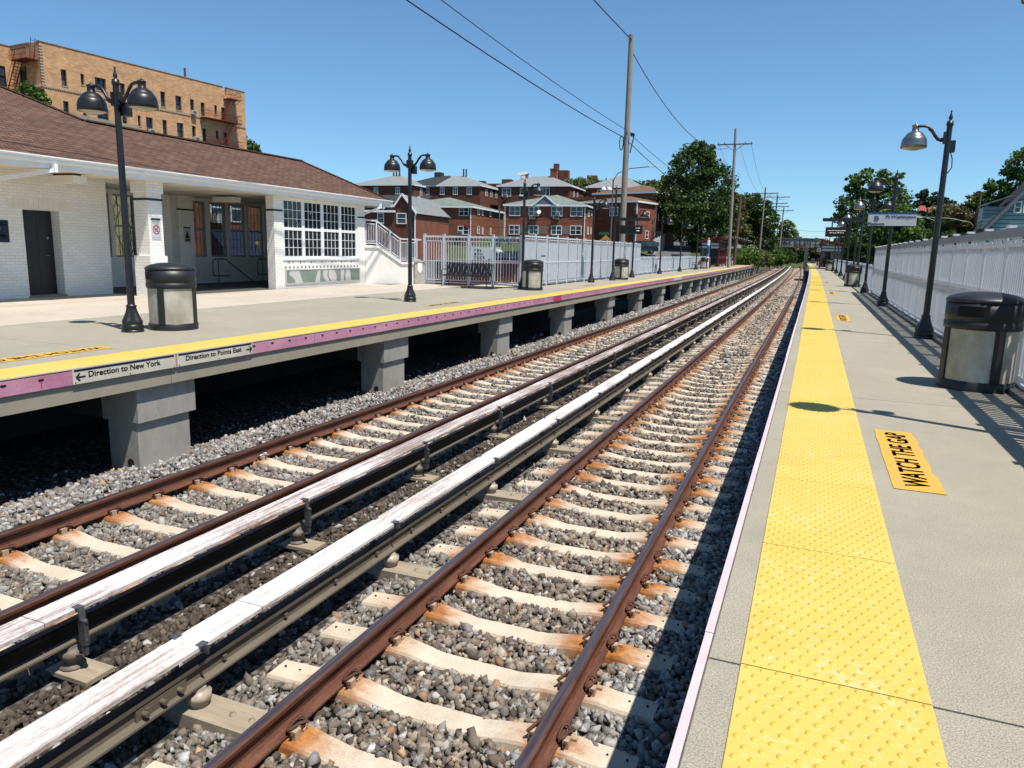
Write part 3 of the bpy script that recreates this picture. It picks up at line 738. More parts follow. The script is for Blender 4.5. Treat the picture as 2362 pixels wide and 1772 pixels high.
def floor_text(parent, txt, xc, y0, y1, wid, worn=False, flip=False):
    """yellow painted block whose lettering reads along the platform"""
    m = MB(); z = .0045
    rr = random.Random(int(y0*100)); n = 14; L = []; Rr = []
    for i in range(n+1):
        y = y0+(y1-y0)*i/n; L.append((xc-wid/2+rr.uniform(-.004,.004)+bend(y),y)); Rr.append((xc+wid/2-(rr.uniform(0,.03) if rr.random() < .5 else 0)+bend(y),y))
    for i in range(n): m.add([(L[i][0],L[i][1],z),(Rr[i][0],Rr[i][1],z),(Rr[i+1][0],Rr[i+1][1],z),(L[i+1][0],L[i+1][1],z)], [(0,1,2,3)])
    o = ob('painted_marking', m, MAT['marking_worn'] if worn else MAT['marking'], parent)
    t = text_mb(txt, w=(y1-y0)*.90, h=wid*.50, bold=.012)
    # text x -> along +y (or -y), text z -> -x
    t2 = MB(); yo = y0+(y1-y0)*.05
    if not flip: t2.add([(xc+wid*.24-v[2]+bend(y0), yo+v[0], .0075) for v in t.v], t.f)
    else: t2.add([(xc-wid*.24+v[2]+bend(y0), y1-(y1-y0)*.05-v[0], .0075) for v in t.v], t.f)
    ob('lettering', t2, MAT['ink_worn'] if worn else MAT['ink'], o)
for y0 in (5.1, 18.5, 31.6, 44.5, 57.4, 70.5): floor_text(pr, 'WATCH THE GAP', .745, y0, y0+(1.76 if y0 < 6 else 1.9), .30)

# left platform
pl = thing('station_platform', 'left concrete platform on short piers, edged with pink boards and yellow tactile strip', 'platform')
XE = -7.60
jl = [6.68-5.78*2+.4+5.78*k for k in range(0,25)]
for a, c in zip(jl[:-1], jl[1:]):
    m = MB(); ys = ysplit(a+.004, c-.004); xb = -12.42 if a < 21 else -10.75
    m.sweep([(xb,-.37),(XE-.02,-.37),(XE-.02,-.02),(XE-.03,0),(xb,0)], ys, bendf=bend); ob('slab', m, MAT['slab'], pl)
m = MB(); m.box(-20.3,-12.43,-6,24.6,-.45,.002); m.box(-15.0,-12.43,24.6,26.2,-.45,.002); m.box(-12.42,-10.76,jl[6]-.0,26.2,-.45,.0015)
ob('paved_forecourt', m, MAT['slab_tan'], pl)
m = MB(); m.sweep([(-10.3,-.64),(-9.9,-.64),(-9.9,-.372),(-10.3,-.372)], ysplit(-5,132), bendf=bend); ob('under_beam', m, MAT['under_shade'], pl)
m = MB(); m.sweep([(-12.6,-1.8),(-11.2,-1.8),(-11.2,-.46),(-12.6,-.46)], ysplit(-6,40), bendf=bend); ob('foundation_wall', m, MAT['under_shade'], pl)
# piers: cap and column
pm = MB()
pm.prism([(0,0,-.82),(0,.94,-.82),(0,.94,-.372),(0,0,-.372)], (-.62,0,0))
me_cap = pm.mesh('pier_cap', MAT['pier'])
pm = MB(); pm.box(-2.75,-.622,.05,.9,-.82,-.374); me_bm = pm.mesh('cross_beam', MAT['under_shade'])  # rear stretch behind the cap, coloured dark to stand for shade
pm = MB(); pm.prism([(-.05,.02,-.822),(-.05,.86,-.822),(-.05,.86,-1.75),(-.05,.02,-1.75)], (-.5,0,0))
pm.tube([(-.2,.014,-1.36),(-.2,.03,-1.36)], .055, 12, 1)
me_col = pm.mesh('pier', [MAT['pier'], MAT['hole']])
y = 6.60-5.78
while y < 132:
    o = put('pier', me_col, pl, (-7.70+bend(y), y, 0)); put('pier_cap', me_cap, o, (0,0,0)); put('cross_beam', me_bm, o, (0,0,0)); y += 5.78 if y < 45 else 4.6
# pink edge boards with slots and drips
y = 12.93-2.88*5; k = 0; rr = random.Random(8)
while y < 131:
    L = 2.88; red = False; m = MB()
    m.sweep([(XE-.02,-.165),(XE+.008,-.165),(XE+.008,-.010),(XE-.02,-.010)], [y+.004,y+L-.004], bendf=bend)
    if y < 60:
        for i in range(7):
            yy = y+.22+i*.405; xx = XE+.0095+bend(yy)
            m.add([(xx, yy+(.018 if math.cos(q) > 0 else -.018)+.0145*math.cos(q), -.055+.0145*math.sin(q)) for q in [2*math.pi*(j+.5)/14 for j in range(14)]], [tuple(range(14))], 1)
            if rr.random() < .55:
                w = rr.uniform(.006,.012); h = rr.uniform(.03,.085); m.quad((xx+.0005,yy-w,-.06-h),(xx+.0005,yy+w*.6,-.06-h),(xx+.0005,yy+w,-.065),(xx+.0005,yy-w,-.065),2)
    o = ob('edge_board', m, [MAT['pink'], MAT['hole'], MAT['red_drip']], pl)
    y += L
m = MB(); m.sweep([(XE+.009,-.166),(XE+.013,-.166),(XE+.013,-.008),(XE+.009,-.008)], [22.3,23.1], bendf=bend); o = ob('edge_board', m, MAT['pink_red'], pl); o['label'] = 'unfaded crimson edge board patch'
m = MB(); m.sweep([(XE-.06,.002),(XE+.004,.002),(XE+.004,.008),(XE-.06,.008)], ysplit(-2,131), bendf=bend); ob('edge_strip', m, MAT['slab'], pl)
for a in np.arange(-1.5, 130, 6.1):
    m = MB(); m.sweep([(XE-.68,.001),(XE-.068,.001),(XE-.068,.0065),(XE-.68,.0065)], ysplit(a+.003,min(131,a+6.097)), bendf=bend); ob('tactile_tile', m, MAT['tactile'], pl)
o = put('tactile_dome', domes_mesh('tactile_dome', XE-.68, 12, 4.0, 32, .0508, 6), pl); o['kind'] = 'stuff'
floor_text(pl, 'WATCH THE GAP', -8.87, 5.3, 7.2, .30, False, True); floor_text(pl, 'WATCH THE GAP', -8.87, 16.3, 18.1, .30, True, True); floor_text(pl, 'WATCH THE GAP', -8.87, 29.7, 31.4, .30, True, True)

# direction signs on the platform edge
def edge_sign(label, y0, y1, txt, arrow):
    t = thing('direction_sign', label, 'sign', (XE+.012, y0, 0)); L = y1-y0
    m = MB(); m.box(0,.006,0,L,-.163,.004); ob('sign_panel', m, MAT['sign_cream'], t)
    m = MB(); m.box(.0065,.008,0.02,L-.02,-.022,.004); ob('top_band', m, MAT['navy'], t)
    tx = text_mb(txt, w=L*(.70 if arrow < 0 else .74), h=.066, bold=.022); m = MB(); x0 = L*.135 if arrow < 0 else L*.10
    m.add([(.0085, x0+v[0], -.100+v[2]+.0) for v in tx.v], tx.f)
    ob('lettering', m, MAT['ink'], t, fix=True)
    m = MB(); c = L*.07 if arrow < 0 else L*.945; s = -arrow
    m.bar((.0085,c-.055,-.085),(.0085,c+.055,-.085),.002,.018)
    tip = c-.06 if arrow < 0 else c+.06
    for dz in (-1,1): m.bar((.0086,tip,-.085),(.0086,tip+s*.045,-.085+dz*.042),.002,.018)
    ob('arrow', m, MAT['ink'], t)
    m = MB()
    for q in (.03,L*.52,L-.03): m.tube([(.006,q,-.145),(.010,q,-.145)], .007, 8)
    ob('rusty_bolt', m, MAT['clip'], t)
edge_sign('cream sign with a left arrow reading Direction to New York', 5.68, 7.13, 'Direction to New York', -1)
edge_sign('cream sign with a right arrow reading Direction to Points East', 7.16, 8.56, 'Direction to Points East', 1)
t = thing('direction_sign', 'small distant cream sign far along the pink left platform edge', 'sign', (XE+.012+bend(46), 0, 0))
m = MB(); m.box(0,.006,44.2,47.0,-.163,.004); ob('sign_panel', m, MAT['sign_cream'], t)
# ------------------------------------------------------------------ lamps
SHADE = [(.0,.455),(.008,.45),(.009,.425),(.022,.41),(.06,.392),(.066,.385),(.066,.372),(.058,.366),(.056,.30),(.066,.292),(.078,.285),(.115,.262),(.148,.228),(.164,.196),(.176,.190),(.196,.155),(.209,.105),(.213,.05),(.214,.0),(.205,-.002),(.200,.03)]
def shade_mb():
    return MB().lathe([(r,z) for r,z in SHADE[::-1]], 28)
me_shade = shade_mb().mesh('lamp_shade', MAT['black']); me_shade_s = shade_mb().mesh('lamp_shade', MAT['silver'])
me_lens = MB().lathe([(.0,-.042),(.08,-.036),(.15,-.018),(.203,.004)], 24).mesh('lamp_lens', MAT['lens'])
def arm_mb(s):
    m = MB(); P = [(.045,3.545),(.11,3.535),(.17,3.56),(.22,3.62),(.27,3.70),(.33,3.755),(.40,3.775),(.50,3.77)]
    m.tube([(s*x,0,z) for x,z in P], [.034,.03,.027,.025,.024,.024,.024,.024], 8)
    m.tube([(s*x,0,z-.034) for x,z in P[:6]], .011, 6)
    m.cbox((s*.055,0,3.56),(.05,.09,.20)); m.lathe([(.035,0),(.05,.0),(.05,.05),(.035,.06)],10,(s*.52,0,3.735)); return m
me_arm = {s: arm_mb(s).mesh('lamp_arm', MAT['black']) for s in (-1,1)}
def flute(m, c, prof, n=16, dent=.07):
    vs = []; fs = []
    for r,z in prof:
        for j in range(n*2):
            a = math.pi*j/n; rr = r*(1-dent*(j%2)); vs.append((c[0]+rr*math.cos(a), c[1]+rr*math.sin(a), z))
    k = n*2
    for i in range(len(prof)-1):
        for j in range(k): fs.append((i*k+j, i*k+(j+1)%k, (i+1)*k+(j+1)%k, (i+1)*k+j))
    m.add(vs, fs)
def pole_mb(h):
    m = MB()
    flute(m, (0,0), [(.056,.42),(.053,1.3),(.047,h-.36),(.047,h-.26)], 10, .06)
    m.lathe([(.047,h-.27),(.058,h-.265),(.058,h-.22),(.052,h-.215),(.052,h-.19),(.03,h-.18)], 14)
    return m
def base_mb():
    m = MB()
    m.lathe([(.168,0),(.168,.03),(.158,.035),(.158,.055),(.165,.06),(.165,.10),(.150,.115),(.145,.13)], 24)
    flute(m, (0,0), [(.150,.13),(.158,.155),(.150,.185),(.125,.235),(.098,.30),(.080,.36),(.072,.40)], 10, .10)
    m.lathe([(.072,.40),(.080,.405),(.080,.425),(.06,.43),(.056,.45)], 16); return m
def finial_mb(h):
    return MB().lathe([(.03,h-.185),(.022,h-.165),(.035,h-.135),(.030,h-.115),(.016,h-.075),(.010,h-.045),(.013,h-.03),(.016,h-.018),(.008,h-.006),(0,h)], 12)
me_pole = pole_mb(4.03).mesh('pole', MAT['black']); me_base = base_mb().mesh('pole_base', MAT['black']); me_fin = finial_mb(4.03).mesh('finial', MAT['black'])
me_pole_t = pole_mb(4.72).mesh('pole', MAT['black']); me_fin_t = finial_mb(4.72).mesh('finial', MAT['black'])
mb = MB(); mb.cbox((.075,.09,3.42),(.11,.13,.20)); me_box = mb.mesh('ballast_box', MAT['black'])
mb = MB(); mb.tube([(.05,0,3.35),(.10,0,3.2),(.11,0,3.05),(.05,0,2.95)], .009, 6); me_cab = mb.mesh('cable_loop', MAT['cable'])
LAMPS = {}
def lamp(label, x, y, arms, silver=(), box=True, loop=0, group='black lamp posts along the platforms'):
    t = thing('lamp_post', label, 'lamp post', (x+bend(y), y, 0), 0, group)
    put('pole', me_pole, t); put('pole_base', me_base, t); put('finial', me_fin, t)
    for s in arms:
        put('lamp_arm', me_arm[s], t)
        sh = put('lamp_shade', me_shade_s if s in silver else me_shade, t, (s*.53,0,3.40)); put('lamp_lens', me_lens, sh, (0,0,.002))
    if box: put('ballast_box', me_box, t)
    if loop: o = put('cable_loop', me_cab, t); o.rotation_euler = (0,0,0 if loop > 0 else math.pi)
    return t
lamp('double-headed lamp post standing against the nearest bin on the left platform', -10.08, 8.66, (-1,1))
lamp('double-headed lamp post standing alone in front of the white stair wall', -9.97, 17.35, (-1,1))
t = lamp('lamp post with a white camera on top behind the second left bin', -10.02, 25.75, (1,))
m = MB(); m.cbox((-.07,0,4.03),(.16,.12,.10)); m.bar((-.26,-.05,4.12),(.06,.03,4.19),.12,.10); m.cyl((-.02,0),.03,3.8,4.05); ob('camera', m, MAT['white'], t)
lamp('single-arm lamp post between the second left bin and the hanging screen', -9.63, 33.62, (1,))
lamp('lamp post directly behind the hanging departure screen, left platform', -9.69, 42.30, (1,))
lbl = ['lamp post just past the end of the tall fence, left platform', 'lamp post before the white notice on the low left fence', 'lamp post beside the white help column', 'lamp post at the near side of the red left shelter']
for i,y in enumerate((51.5,59.9,68.9,78.5)): lamp(lbl[i], -9.85, y, (1,), box=False)
ords = ['first','second','third','fourth','fifth','sixth','seventh','eighth']
for i,y in enumerate((98,103,107.5,112,116,120,124,128)): lamp('distant lamp post, %s beyond the red shelter on the left platform' % ords[i], -9.75, y, (1,), box=False)
lamp('nearest right lamp post, mostly outside the picture at top right', 2.02, 7.02, (-1,), (-1,), loop=1)
lamp('big lamp post with silver shade beside the white fence', 1.99, 15.45, (-1,), (-1,), loop=1)
lamp('lamp post with black shade that carries the platform name sign', 2.03, 25.15, (-1,), (), loop=1)
lamp('double-headed lamp post just behind the platform name sign, right platform', 2.03, 34.2, (-1,1), (-1,))
lamp('right lamp post with silver shade past the hanging right screen', 1.98, 44.4, (-1,), (-1,))
for i,y in enumerate((53.0,62.0,72.3,82.4)): lamp('right platform lamp post, %s beyond the hanging screen' % ords[i+1], 1.97, y, (-1,), (-1,) if i < 2 else (), box=False)
for i,y in enumerate((106,116,126,138)): lamp('far right lamp post, %s beyond the right red shelter' % ords[i], 1.95, y, (-1,), box=False)

# screens hung from taller posts
def screen(label, plabel, x, y, s, x0, x1, z0, z1, beam_z, bx1, lines, th=.09):
    t = thing('sign_post', plabel, 'sign post', (x+bend(y), y, 0)); put('pole', me_pole_t, t); put('pole_base', me_base, t); put('finial', me_fin_t, t)
    m = MB(); m.box(min(0,bx1-x)-.03,max(0,bx1-x)+.03,-.06,.06,beam_z-.08,beam_z+.08)
    P = [(s*.0,0,beam_z+.75),(s*.05,0,beam_z+.4),(s*.12,0,beam_z+.22),(s*.3,0,beam_z+.1)]; m.tube(P, .016, 6)
    ob('beam', m, MAT['black'], t)
    d = thing('information_screen', label, 'screen', (x+bend(y), y-.02, 0))
    m = MB(); m.box(x0-x,x1-x,-th,th,z0,z1); ob('housing', m, MAT['black_soft'], d)
    m = MB()
    for q in (x0+.25*(x1-x0), x0+.75*(x1-x0)): m.box(q-x-.03,q-x+.03,-.03,.03,z1,beam_z-.08)
    ob('hanger', m, MAT['black'], d)
    m = MB(); m.box(x0-x+.05,x1-x-.05,-th-.004,-th-.001,z0+.06,z1-.06); ob('display', m, MAT['hole'], d)
    for i,(tx, xx, zz, h, w) in enumerate(lines):
        q = text_mb(tx, w=w, h=h, bold=.01); q.xf(Matrix.Translation((xx-x,-th-.006,zz))); ob('led_text', q, MAT['led'], d)
screen('black hanging screen on the left platform with tiny lit digits', 'tall left post that carries the hanging screen', -9.48, 37.0, 1, -9.2,-8.06,2.33,2.75,3.05,-7.75, [('11:44',-8.38,2.60,.05,.20),('AM',-8.36,2.47,.05,.16)])
screen('black hanging screen on the right platform with two lit text lines', 'tall right post that carries the hanging screen', 1.98, 40.4, -1, .36,1.50,2.42,2.88,3.24,.22, [('Listen for announcements',.47,2.70,.05,.80),('call us at 718 217 L',.55,2.59,.05,.66)])

# platform name sign
t = thing('platform_sign', 'white sign with a blue top edge reading B Platform Pt Washington', 'sign', (1.37, 25.05, 0))
m = MB(); m.box(0,1.30,-.02,.02,2.395,2.77); ob('sign_panel', m, MAT['sign_white'], t)
m = MB(); m.box(-.003,1.303,-.024,.024,2.735,2.775); ob('top_band', m, MAT['blue_sign'], t)
for tx,x,z,w,h in (('B',.17,2.545,.13,.135),('Platform',.012,2.412,.44,.085),('Pt Washington',.48,2.62,.79,.085)):
    q = text_mb(tx, w=w, h=h, bold=.02); q.xf(Matrix.Translation((x,-.023,z))); ob('lettering', q, MAT['sign_ink_blue'], t)
m = MB(); m.cbox((.66,.05,2.45),(.20,.06,.05)); m.cbox((.66,.05,2.70),(.20,.06,.05)); ob('clamp', m, MAT['black'], t)

# ------------------------------------------------------------------ bins
def lid_mb():
    return MB().lathe([(.385,.985),(.392,.99),(.392,1.01),(.375,1.03),(.30,1.065),(.20,1.088),(.10,1.098),(.0,1.10)], 36)
def bin_parts():
    body = MB(); n = 40; R = .375
    body.lathe([(.385,0),(.385,.10),(.375,.11)], n); 
    body.lathe([(.378,.685),(.388,.69),(.388,.765),(.380,.77),(.380,.79),(.385,.795),(.385,.985),(.36,.985)], n)
    for a in (0,180,90,270): 
        q = R_(a); body.bar((.378*math.cos(q),.378*math.sin(q),.1),(.378*math.cos(q),.378*math.sin(q),.69),.10,.02,0,(math.cos(q),math.sin(q),0))
    pan = MB().lathe([(.369,.10),(.369,.69)], n)
    ops = []
    for a in (45,225):
        op = MB()
        vs = []
        for i in range(9):
            q = R_(a-24+6*i); vs += [(.3868*math.cos(q),.3868*math.sin(q),.83),(.3868*math.cos(q),.3868*math.sin(q),.945)]
        op.add(vs, [(2*i,2*i+2,2*i+3,2*i+1) for i in range(8)]); ops.append(('opening',op.mesh('opening',MAT['hole'])))
    rim = MB()
    return [('frame',body.mesh('frame',MAT['black_soft'])),('milky_panel',pan.mesh('milky_panel',MAT['milky'])),('lid',lid_mb().mesh('lid',MAT['black_soft']))]+ops
BP = bin_parts()
def bin_(label, x, y, rz=0):
    t = thing('litter_bin', label, 'litter bin', (x+bend(y), y, 0), R_(rz), 'round litter bins on the platforms')
    for nme, me in BP: put(nme, me, t)
bin_('big round bin with milky panels standing closest on the right platform', 1.83, 9.75, 198)
bin_('round bin touching the double-headed lamp post on the left platform', -9.90, 9.32, 20)
bin_('round bin at the end of the barred fence beside the bench', -9.45, 25.30, 260)
bin_('round bin at the foot of the tall left screen post', -9.46, 38.75, 10)
bin_('round bin beside the white help column near the left shelter', -9.9, 75.0, 40)
bin_('small far round bin beyond the red shelter, left platform', -9.9, 101.0, 40)
bin_('round bin behind a lamp base near the low right railing', 1.83, 40.65, 230)
bin_('round bin in front of the red right shelter', 1.65, 84.6, 230)
bin_('small far round bin beyond the red right shelter', 1.3, 128.0, 230)

# ------------------------------------------------------------------ benches
def bench(label, x0, y0, L, rz=0):
    t = thing('bench', label, 'bench', (x0, y0, 0), rz)
    prof = [(.0,.40),(.03,.445),(.25,.425),(.42,.43),(.47,.46),(.53,.62),(.585,.80),(.60,.84),(.62,.85)]   # y,z
    m = MB(); n = int(L/.075)
    for i in range(n):
        x = .06+(L-.12)*(i+.5)/n
        for a, c in zip(prof[:-1], prof[1:]): m.bar((x,a[0],a[1]),(x,c[0],c[1]),.050,.006,0,(0,-(c[1]-a[1]),c[0]-a[0]))
    ob('strap_seat', m, MAT['black'], t)
    m = MB()
    for (yy,z) in ((.0,.40),(.44,.432),(.62,.85)): m.tube([(.03,yy,z),(L-.03,yy,z)], .014, 8)
    ob('rail', m, MAT['black'], t)
    for x in (.03, L-.03):
        m = MB(); m.tube([(x,.02,0),(x,.0,.40),(x,-.01,.58),(x,.03,.63),(x,.40,.64),(x,.54,.64)], .016, 8); m.tube([(x,.60,0),(x,.47,.43),(x,.62,.85)], .016, 8); m.tube([(x,.0,.40),(x,.45,.42)], .014, 8)
        m.cbox((x,.02,.008),(.06,.07,.016)); m.cbox((x,.60,.008),(.06,.07,.016))
        ob('side_frame', m, MAT['black'], t)
    return t
bench('black strap-metal bench in front of the barred fence', -13.25, 25.42, 1.95)
bench('small black bench by the low fence near the left shelter', -10.45, 71.5, 1.6, R_(-90))

# ------------------------------------------------------------------ railings and fences
SW = MAT['steel_white']
def post(m, x, y, z0, z1, w=.075): m.box(x-w/2,x+w/2,y-w/2,y+w/2,z0,z1); m.box(x-w/2-.008,x+w/2+.008,y-w/2-.008,y+w/2+.008,z1,z1+.02)
def bar_panel(m, a, b, z0, z1, n, r=.011):
    a = Vector((a[0],a[1],0)); b = Vector((b[0],b[1],0))
    for z in (z0,z1): m.bar(a+Vector((0,0,z)), b+Vector((0,0,z)), .028, .035)
    for i in range(n+1):
        p = a.lerp(b, i/n); w = .028 if i in (0,n) else .020; m.box(p.x-w/2,p.x+w/2,p.y-w/2,p.y+w/2,z0,z1)
# barred cross fence with gate behind the bench
t = thing('barred_fence', 'pale barred metal fence with tall posts running behind the bench', 'fence', (0,0,0))
fx = [-14.28,-13.47,-11.47,-10.05]
xs = [-14.36,-13.50,-12.42,-11.40,-10.25]; yf = 26.15
H = 1.92
for i,x in enumerate(xs):
    m = MB(); post(m, x, yf, 0, H+.03, .085); ob('post', m, SW, t)
for a, c in zip(xs[:-1], xs[1:]):
    m = MB(); m.bar((a,yf,H-.05),(c,yf,H-.05),.07,.075); m.bar((a,yf,.93),(c,yf,.93),.04,.04); m.bar((a,yf,.10),(c,yf,.10),.05,.05); ob('rail', m, SW, t)
    m = MB(); bar_panel(m, (a+.10,yf-.03), (c-.10,yf-.03), .20, H-.22, max(5,int((c-a)/.13))); 
    for i in range(8): p = a+(c-a)*(i+.5)/8; m.box(p-.009,p+.009,yf-.01,yf+.01,H-.2,H-.08)
    ob('bar_panel', m, SW, t)
# tall screened fence along the platform edge, then a low one
def screen_fence(label, pts, h, pitch, tall=True):
    t = thing('screened_fence', label, 'fence', (0,0,0))
    for (x0,y0),(x1,y1) in zip(pts[:-1], pts[1:]):
        n = max(1, round((y1-y0)/pitch))
        m = MB(); m.bar((x0+bend(y0),y0,h),(x1+bend(y1),y1,h),.06,.06); m.bar((x0+bend(y0),y0,.08),(x1+bend(y1),y1,.08),.05,.05); m.bar((x0+bend(y0)+.03,y0,h*.49),(x1+bend(y1)+.03,y1,h*.49),.04,.05); ob('rail', m, SW, t)
        for i in range(n):
            ya, yb = y0+(y1-y0)*i/n, y0+(y1-y0)*(i+1)/n; xa, xb2 = x0+(x1-x0)*i/n+bend(ya), x0+(x1-x0)*(i+1)/n+bend(yb)
            m = MB(); post(m, xa, ya, 0, h+.06, .06); ob('post', m, SW, t)
            m = MB(); m.bar((xa+.03,ya+.09,h*.5),(xb2+.03,yb-.09,h*.5),.012,h*.78, 0)
            nb = 9
            for k in range(nb+1):
                y = ya+.09+(yb-ya-.18)*k/nb; x = xa+(xb2-xa)*k/nb; w = .03 if k in (0,nb) else .014; m.box(x+.036,x+.056,y-w/2,y+w/2,.14,h-.08,1)
            for z in (.14,h-.10): m.bar((xa+.046,ya+.075,z),(xb2+.046,yb-.075,z),.026,.03,1)
            for k in range(5):
                y = ya+.1+(yb-ya-.2)*k/4; m.box(xa-.01,xa+.01,y-.012,y+.012,h-.1,h,1); m.box(xa-.01,xa+.01,y-.012,y+.012,.08,.16,1)
            ob('screen_panel', m, [MAT['mesh_white'], SW], t)
screen_fence('tall pale screened fence along the back of the left platform', [(-10.25,26.3),(-10.25,34.5),(-10.35,47.2)], 1.95, 1.36)
screen_fence('low pale screened fence continuing to the red shelter, left platform', [(-10.45,47.4),(-10.6,85)], 1.12, 1.5)
t = thing('chain_fence', 'far grey mesh fence beyond the red shelter, left platform', 'fence', (0,0,0))
m = MB()
for y in np.arange(93,132,2.4): m.cyl((-10.9+bend(y),y),.03,0,1.2,6)
ob('post', m, MAT['galv'], t)
m = MB(); m.sweep([(-10.9,.1),(-10.885,.1),(-10.885,1.15),(-10.9,1.15)], ysplit(93,131), bendf=bend); ob('mesh_panel', m, MAT['mesh_white'], t)
# white vinyl fence on the right platform
t = thing('vinyl_fence', 'tall white slatted fence running along the right platform edge', 'fence', (0,0,0))
XF = 2.27; VY0, VY1, PV = 3.2, 33.2, 1.333
nP = int(round((VY1-VY0)/PV)); me_vp = None
for i in range(nP):
    y0 = VY0+PV*i
    if me_vp is None:
        m = MB()
        for z0,z1 in ((.12,.93),(1.00,1.66)):
            m.box(-.02,.03,.075,PV-.075,z0-.005,z0+.05); m.box(-.02,.03,.075,PV-.075,z1-.045,z1+.01)
            n = 11
            for k in range(n):
                ya = .105+(PV-.17)*k/n; m.box(-.006,.008,ya,ya+(PV-.17)/n-.040,z0+.045,z1-.04)
        for k in range(4):
            ya = .22+k*.28; m.box(-.014,.016,ya,ya+.075,1.66,1.745)
        me_vp = m.mesh('slat_panel', MAT['vinyl'])
        m = MB(); m.box(-.02,.06,-.07,.07,-.0,1.70); m.box(-.05,.05,-.05,.05,1.86,1.89); me_vq = m.mesh('post', MAT['vinyl'])
        m = MB(); m.box(-.03,.03,0,PV,1.74,1.85); me_vr = m.mesh('top_rail', MAT['vinyl_grey'])
        m = MB(); m.box(-.025,.04,0,PV,.945,.985)
        q = MB(); q.box(-.02,.03,0,PV,.03,.075); me_vs = q.mesh('bottom_rail', MAT['vinyl'])
        me_vm = m.mesh('middle_rail', MAT['vinyl'])
    for nme, me in (('slat_panel',me_vp),('post',me_vq),('top_rail',me_vr),('middle_rail',me_vm),('bottom_rail',me_vs)): put(nme, me, t, (XF,y0,0))
put('post', me_vq, t, (XF,VY0+PV*nP,0))
m = MB(); m.box(XF-.16,XF+.10,3.0,33.3,.0,.0555); ob('kerb', m, MAT['beam'], t)
t = thing('notice', 'orange and blue notice fixed to the white right fence', 'notice', (XF-.052, 27.2, 0))
m = MB(); m.box(-.012,0,0,.62,.32,.80); ob('board', m, MAT['orange'], t); m = MB(); m.box(-.014,0,-.01,.63,.80,.86); ob('top_band', m, MAT['blue_sign'], t)
t = thing('low_railing', 'low white barred railing beyond the tall right fence', 'railing', (0,0,0))
y = 33.5
m = MB(); ys = ysplit(33.4,95,6); m.sweep([(2.22,1.06),(2.28,1.06),(2.28,1.12),(2.22,1.12)], ys, bendf=bend); m.sweep([(2.23,.08),(2.27,.08),(2.27,.13),(2.23,.13)], ys, bendf=bend); ob('rail', m, SW, t)
while y < 95:
    m = MB(); post(m, 2.25+bend(y), y, 0, 1.15, .07)
    for k in range(1,13):
        q = y+.15*k; m.box(2.235+bend(q),2.265+bend(q),q-.02,q+.02,.12,1.07)
    ob('bar_panel', m, SW, t); y += 1.95
# ------------------------------------------------------------------ station building
st = thing('station_building', 'white painted brick station house with a brown shingled hip roof', 'building', (0,0,0))
XW, XB, XL = -16.0, -20.0, -17.7
ZC = 2.95
def wall_with_holes(mb, axis, c0, c1, a0, a1, z0, z1, holes, m=0):
    """solid wall slab; axis 'x' = slab between x=c0..c1 running along y"""
    As = sorted({a0,a1,*[h[0] for h in holes],*[h[1] for h in holes]}); Zs = sorted({z0,z1,*[h[2] for h in holes],*[h[3] for h in holes]})
    for i in range(len(As)-1):
        # merge vertical runs so that courses stay continuous
        run = None
        for j in range(len(Zs)-1):
            ca, cz = (As[i]+As[i+1])/2, (Zs[j]+Zs[j+1])/2
            solid = not any(h[0] < ca < h[1] and h[2] < cz < h[3] for h in holes)
            if solid: run = [Zs[j],Zs[j+1]] if run is None else [run[0],Zs[j+1]]
            if (not solid or j == len(Zs)-2) and run:
                if axis == 'x': mb.box(c0,c1,As[i],As[i+1],run[0],run[1],m)
                else: mb.box(As[i],As[i+1],c0,c1,run[0],run[1],m)
                run = None
# front wall with the four big windows
m = MB(); wall_with_holes(m,'x',XW-.30,XW,19.27,24.42,0,ZC,[(19.72,23.93,.93,2.90)])
ob('front_wall', m, MAT['wbrick'], st)
m = MB(); m.box(XB,XW-.301,24.12,24.42,0,ZC); ob('end_wall', m, MAT['wbrick'], st)
m = MB(); wall_with_holes(m,'x',XL-.30,XL,2.0,14.66,0,ZC,[(12.33,13.27,0,2.12)])
m.box(-20.3,XL-.301,14.36,14.66,0,ZC)
ob('side_wall', m, MAT['wbrick'], st)
# soldier course over the door
m = MB()
for i in range(13): m.box(XL+.001,XL+.006,12.0+i*.125,12.0+i*.125+.11,2.13,2.36+.05*math.sin(i/12*math.pi))
ob('door_lintel', m, MAT['white_dirty'], st)
m = MB(); m.box(XL-.34,XL-.302,12.33,13.27,.05,2.12); 
for (za,zb) in ((.25,.75),(.95,1.25),(1.4,1.95)):
    m.box(XL-.302,XL-.296,12.45,12.72,za,zb); m.box(XL-.302,XL-.296,12.86,13.13,za,zb)
d = ob('door', m, MAT['black_soft'], st)
m = MB(); m.tube([(XL-.30,13.12,1.02),(XL-.255,13.12,1.02),(XL-.255,13.0,1.02)], .013, 8); m.tube([(XL-.30,13.12,1.45),(XL-.28,13.12,1.45)], .03, 10); ob('handle', m, MAT['steel'], d)
m = MB(); m.box(XL-.30,XL+.03,12.30,13.30,.004,.05); ob('door_sill', m, MAT['slab'], st)
# free column and the pier bases
m = MB(); m.box(XW-.47,XW,14.44,14.90,0,ZC-.22); m.box(XW-.52,XW+.04,14.39,14.95,0,1.06); m.box(XW-.51,XW+.035,14.40,14.94,ZC-.30,ZC); ob('column', m, MAT['wbrick'], st)
m = MB(); m.box(XB-.02,XB+.36,18.95,19.6,0,ZC); ob('pilaster', m, MAT['wbrick'], st)
for q in ((XW-.49,XW+.012,14.425,14.915),(XW-.31,XW+.012,19.255,19.70),(XW,XW+.012,23.95,24.43),(XB+.3,XB+.372,18.93,19.62)): ob('tile_band', MB().box(*q,2.47,2.525), MAT['black_band'], st)
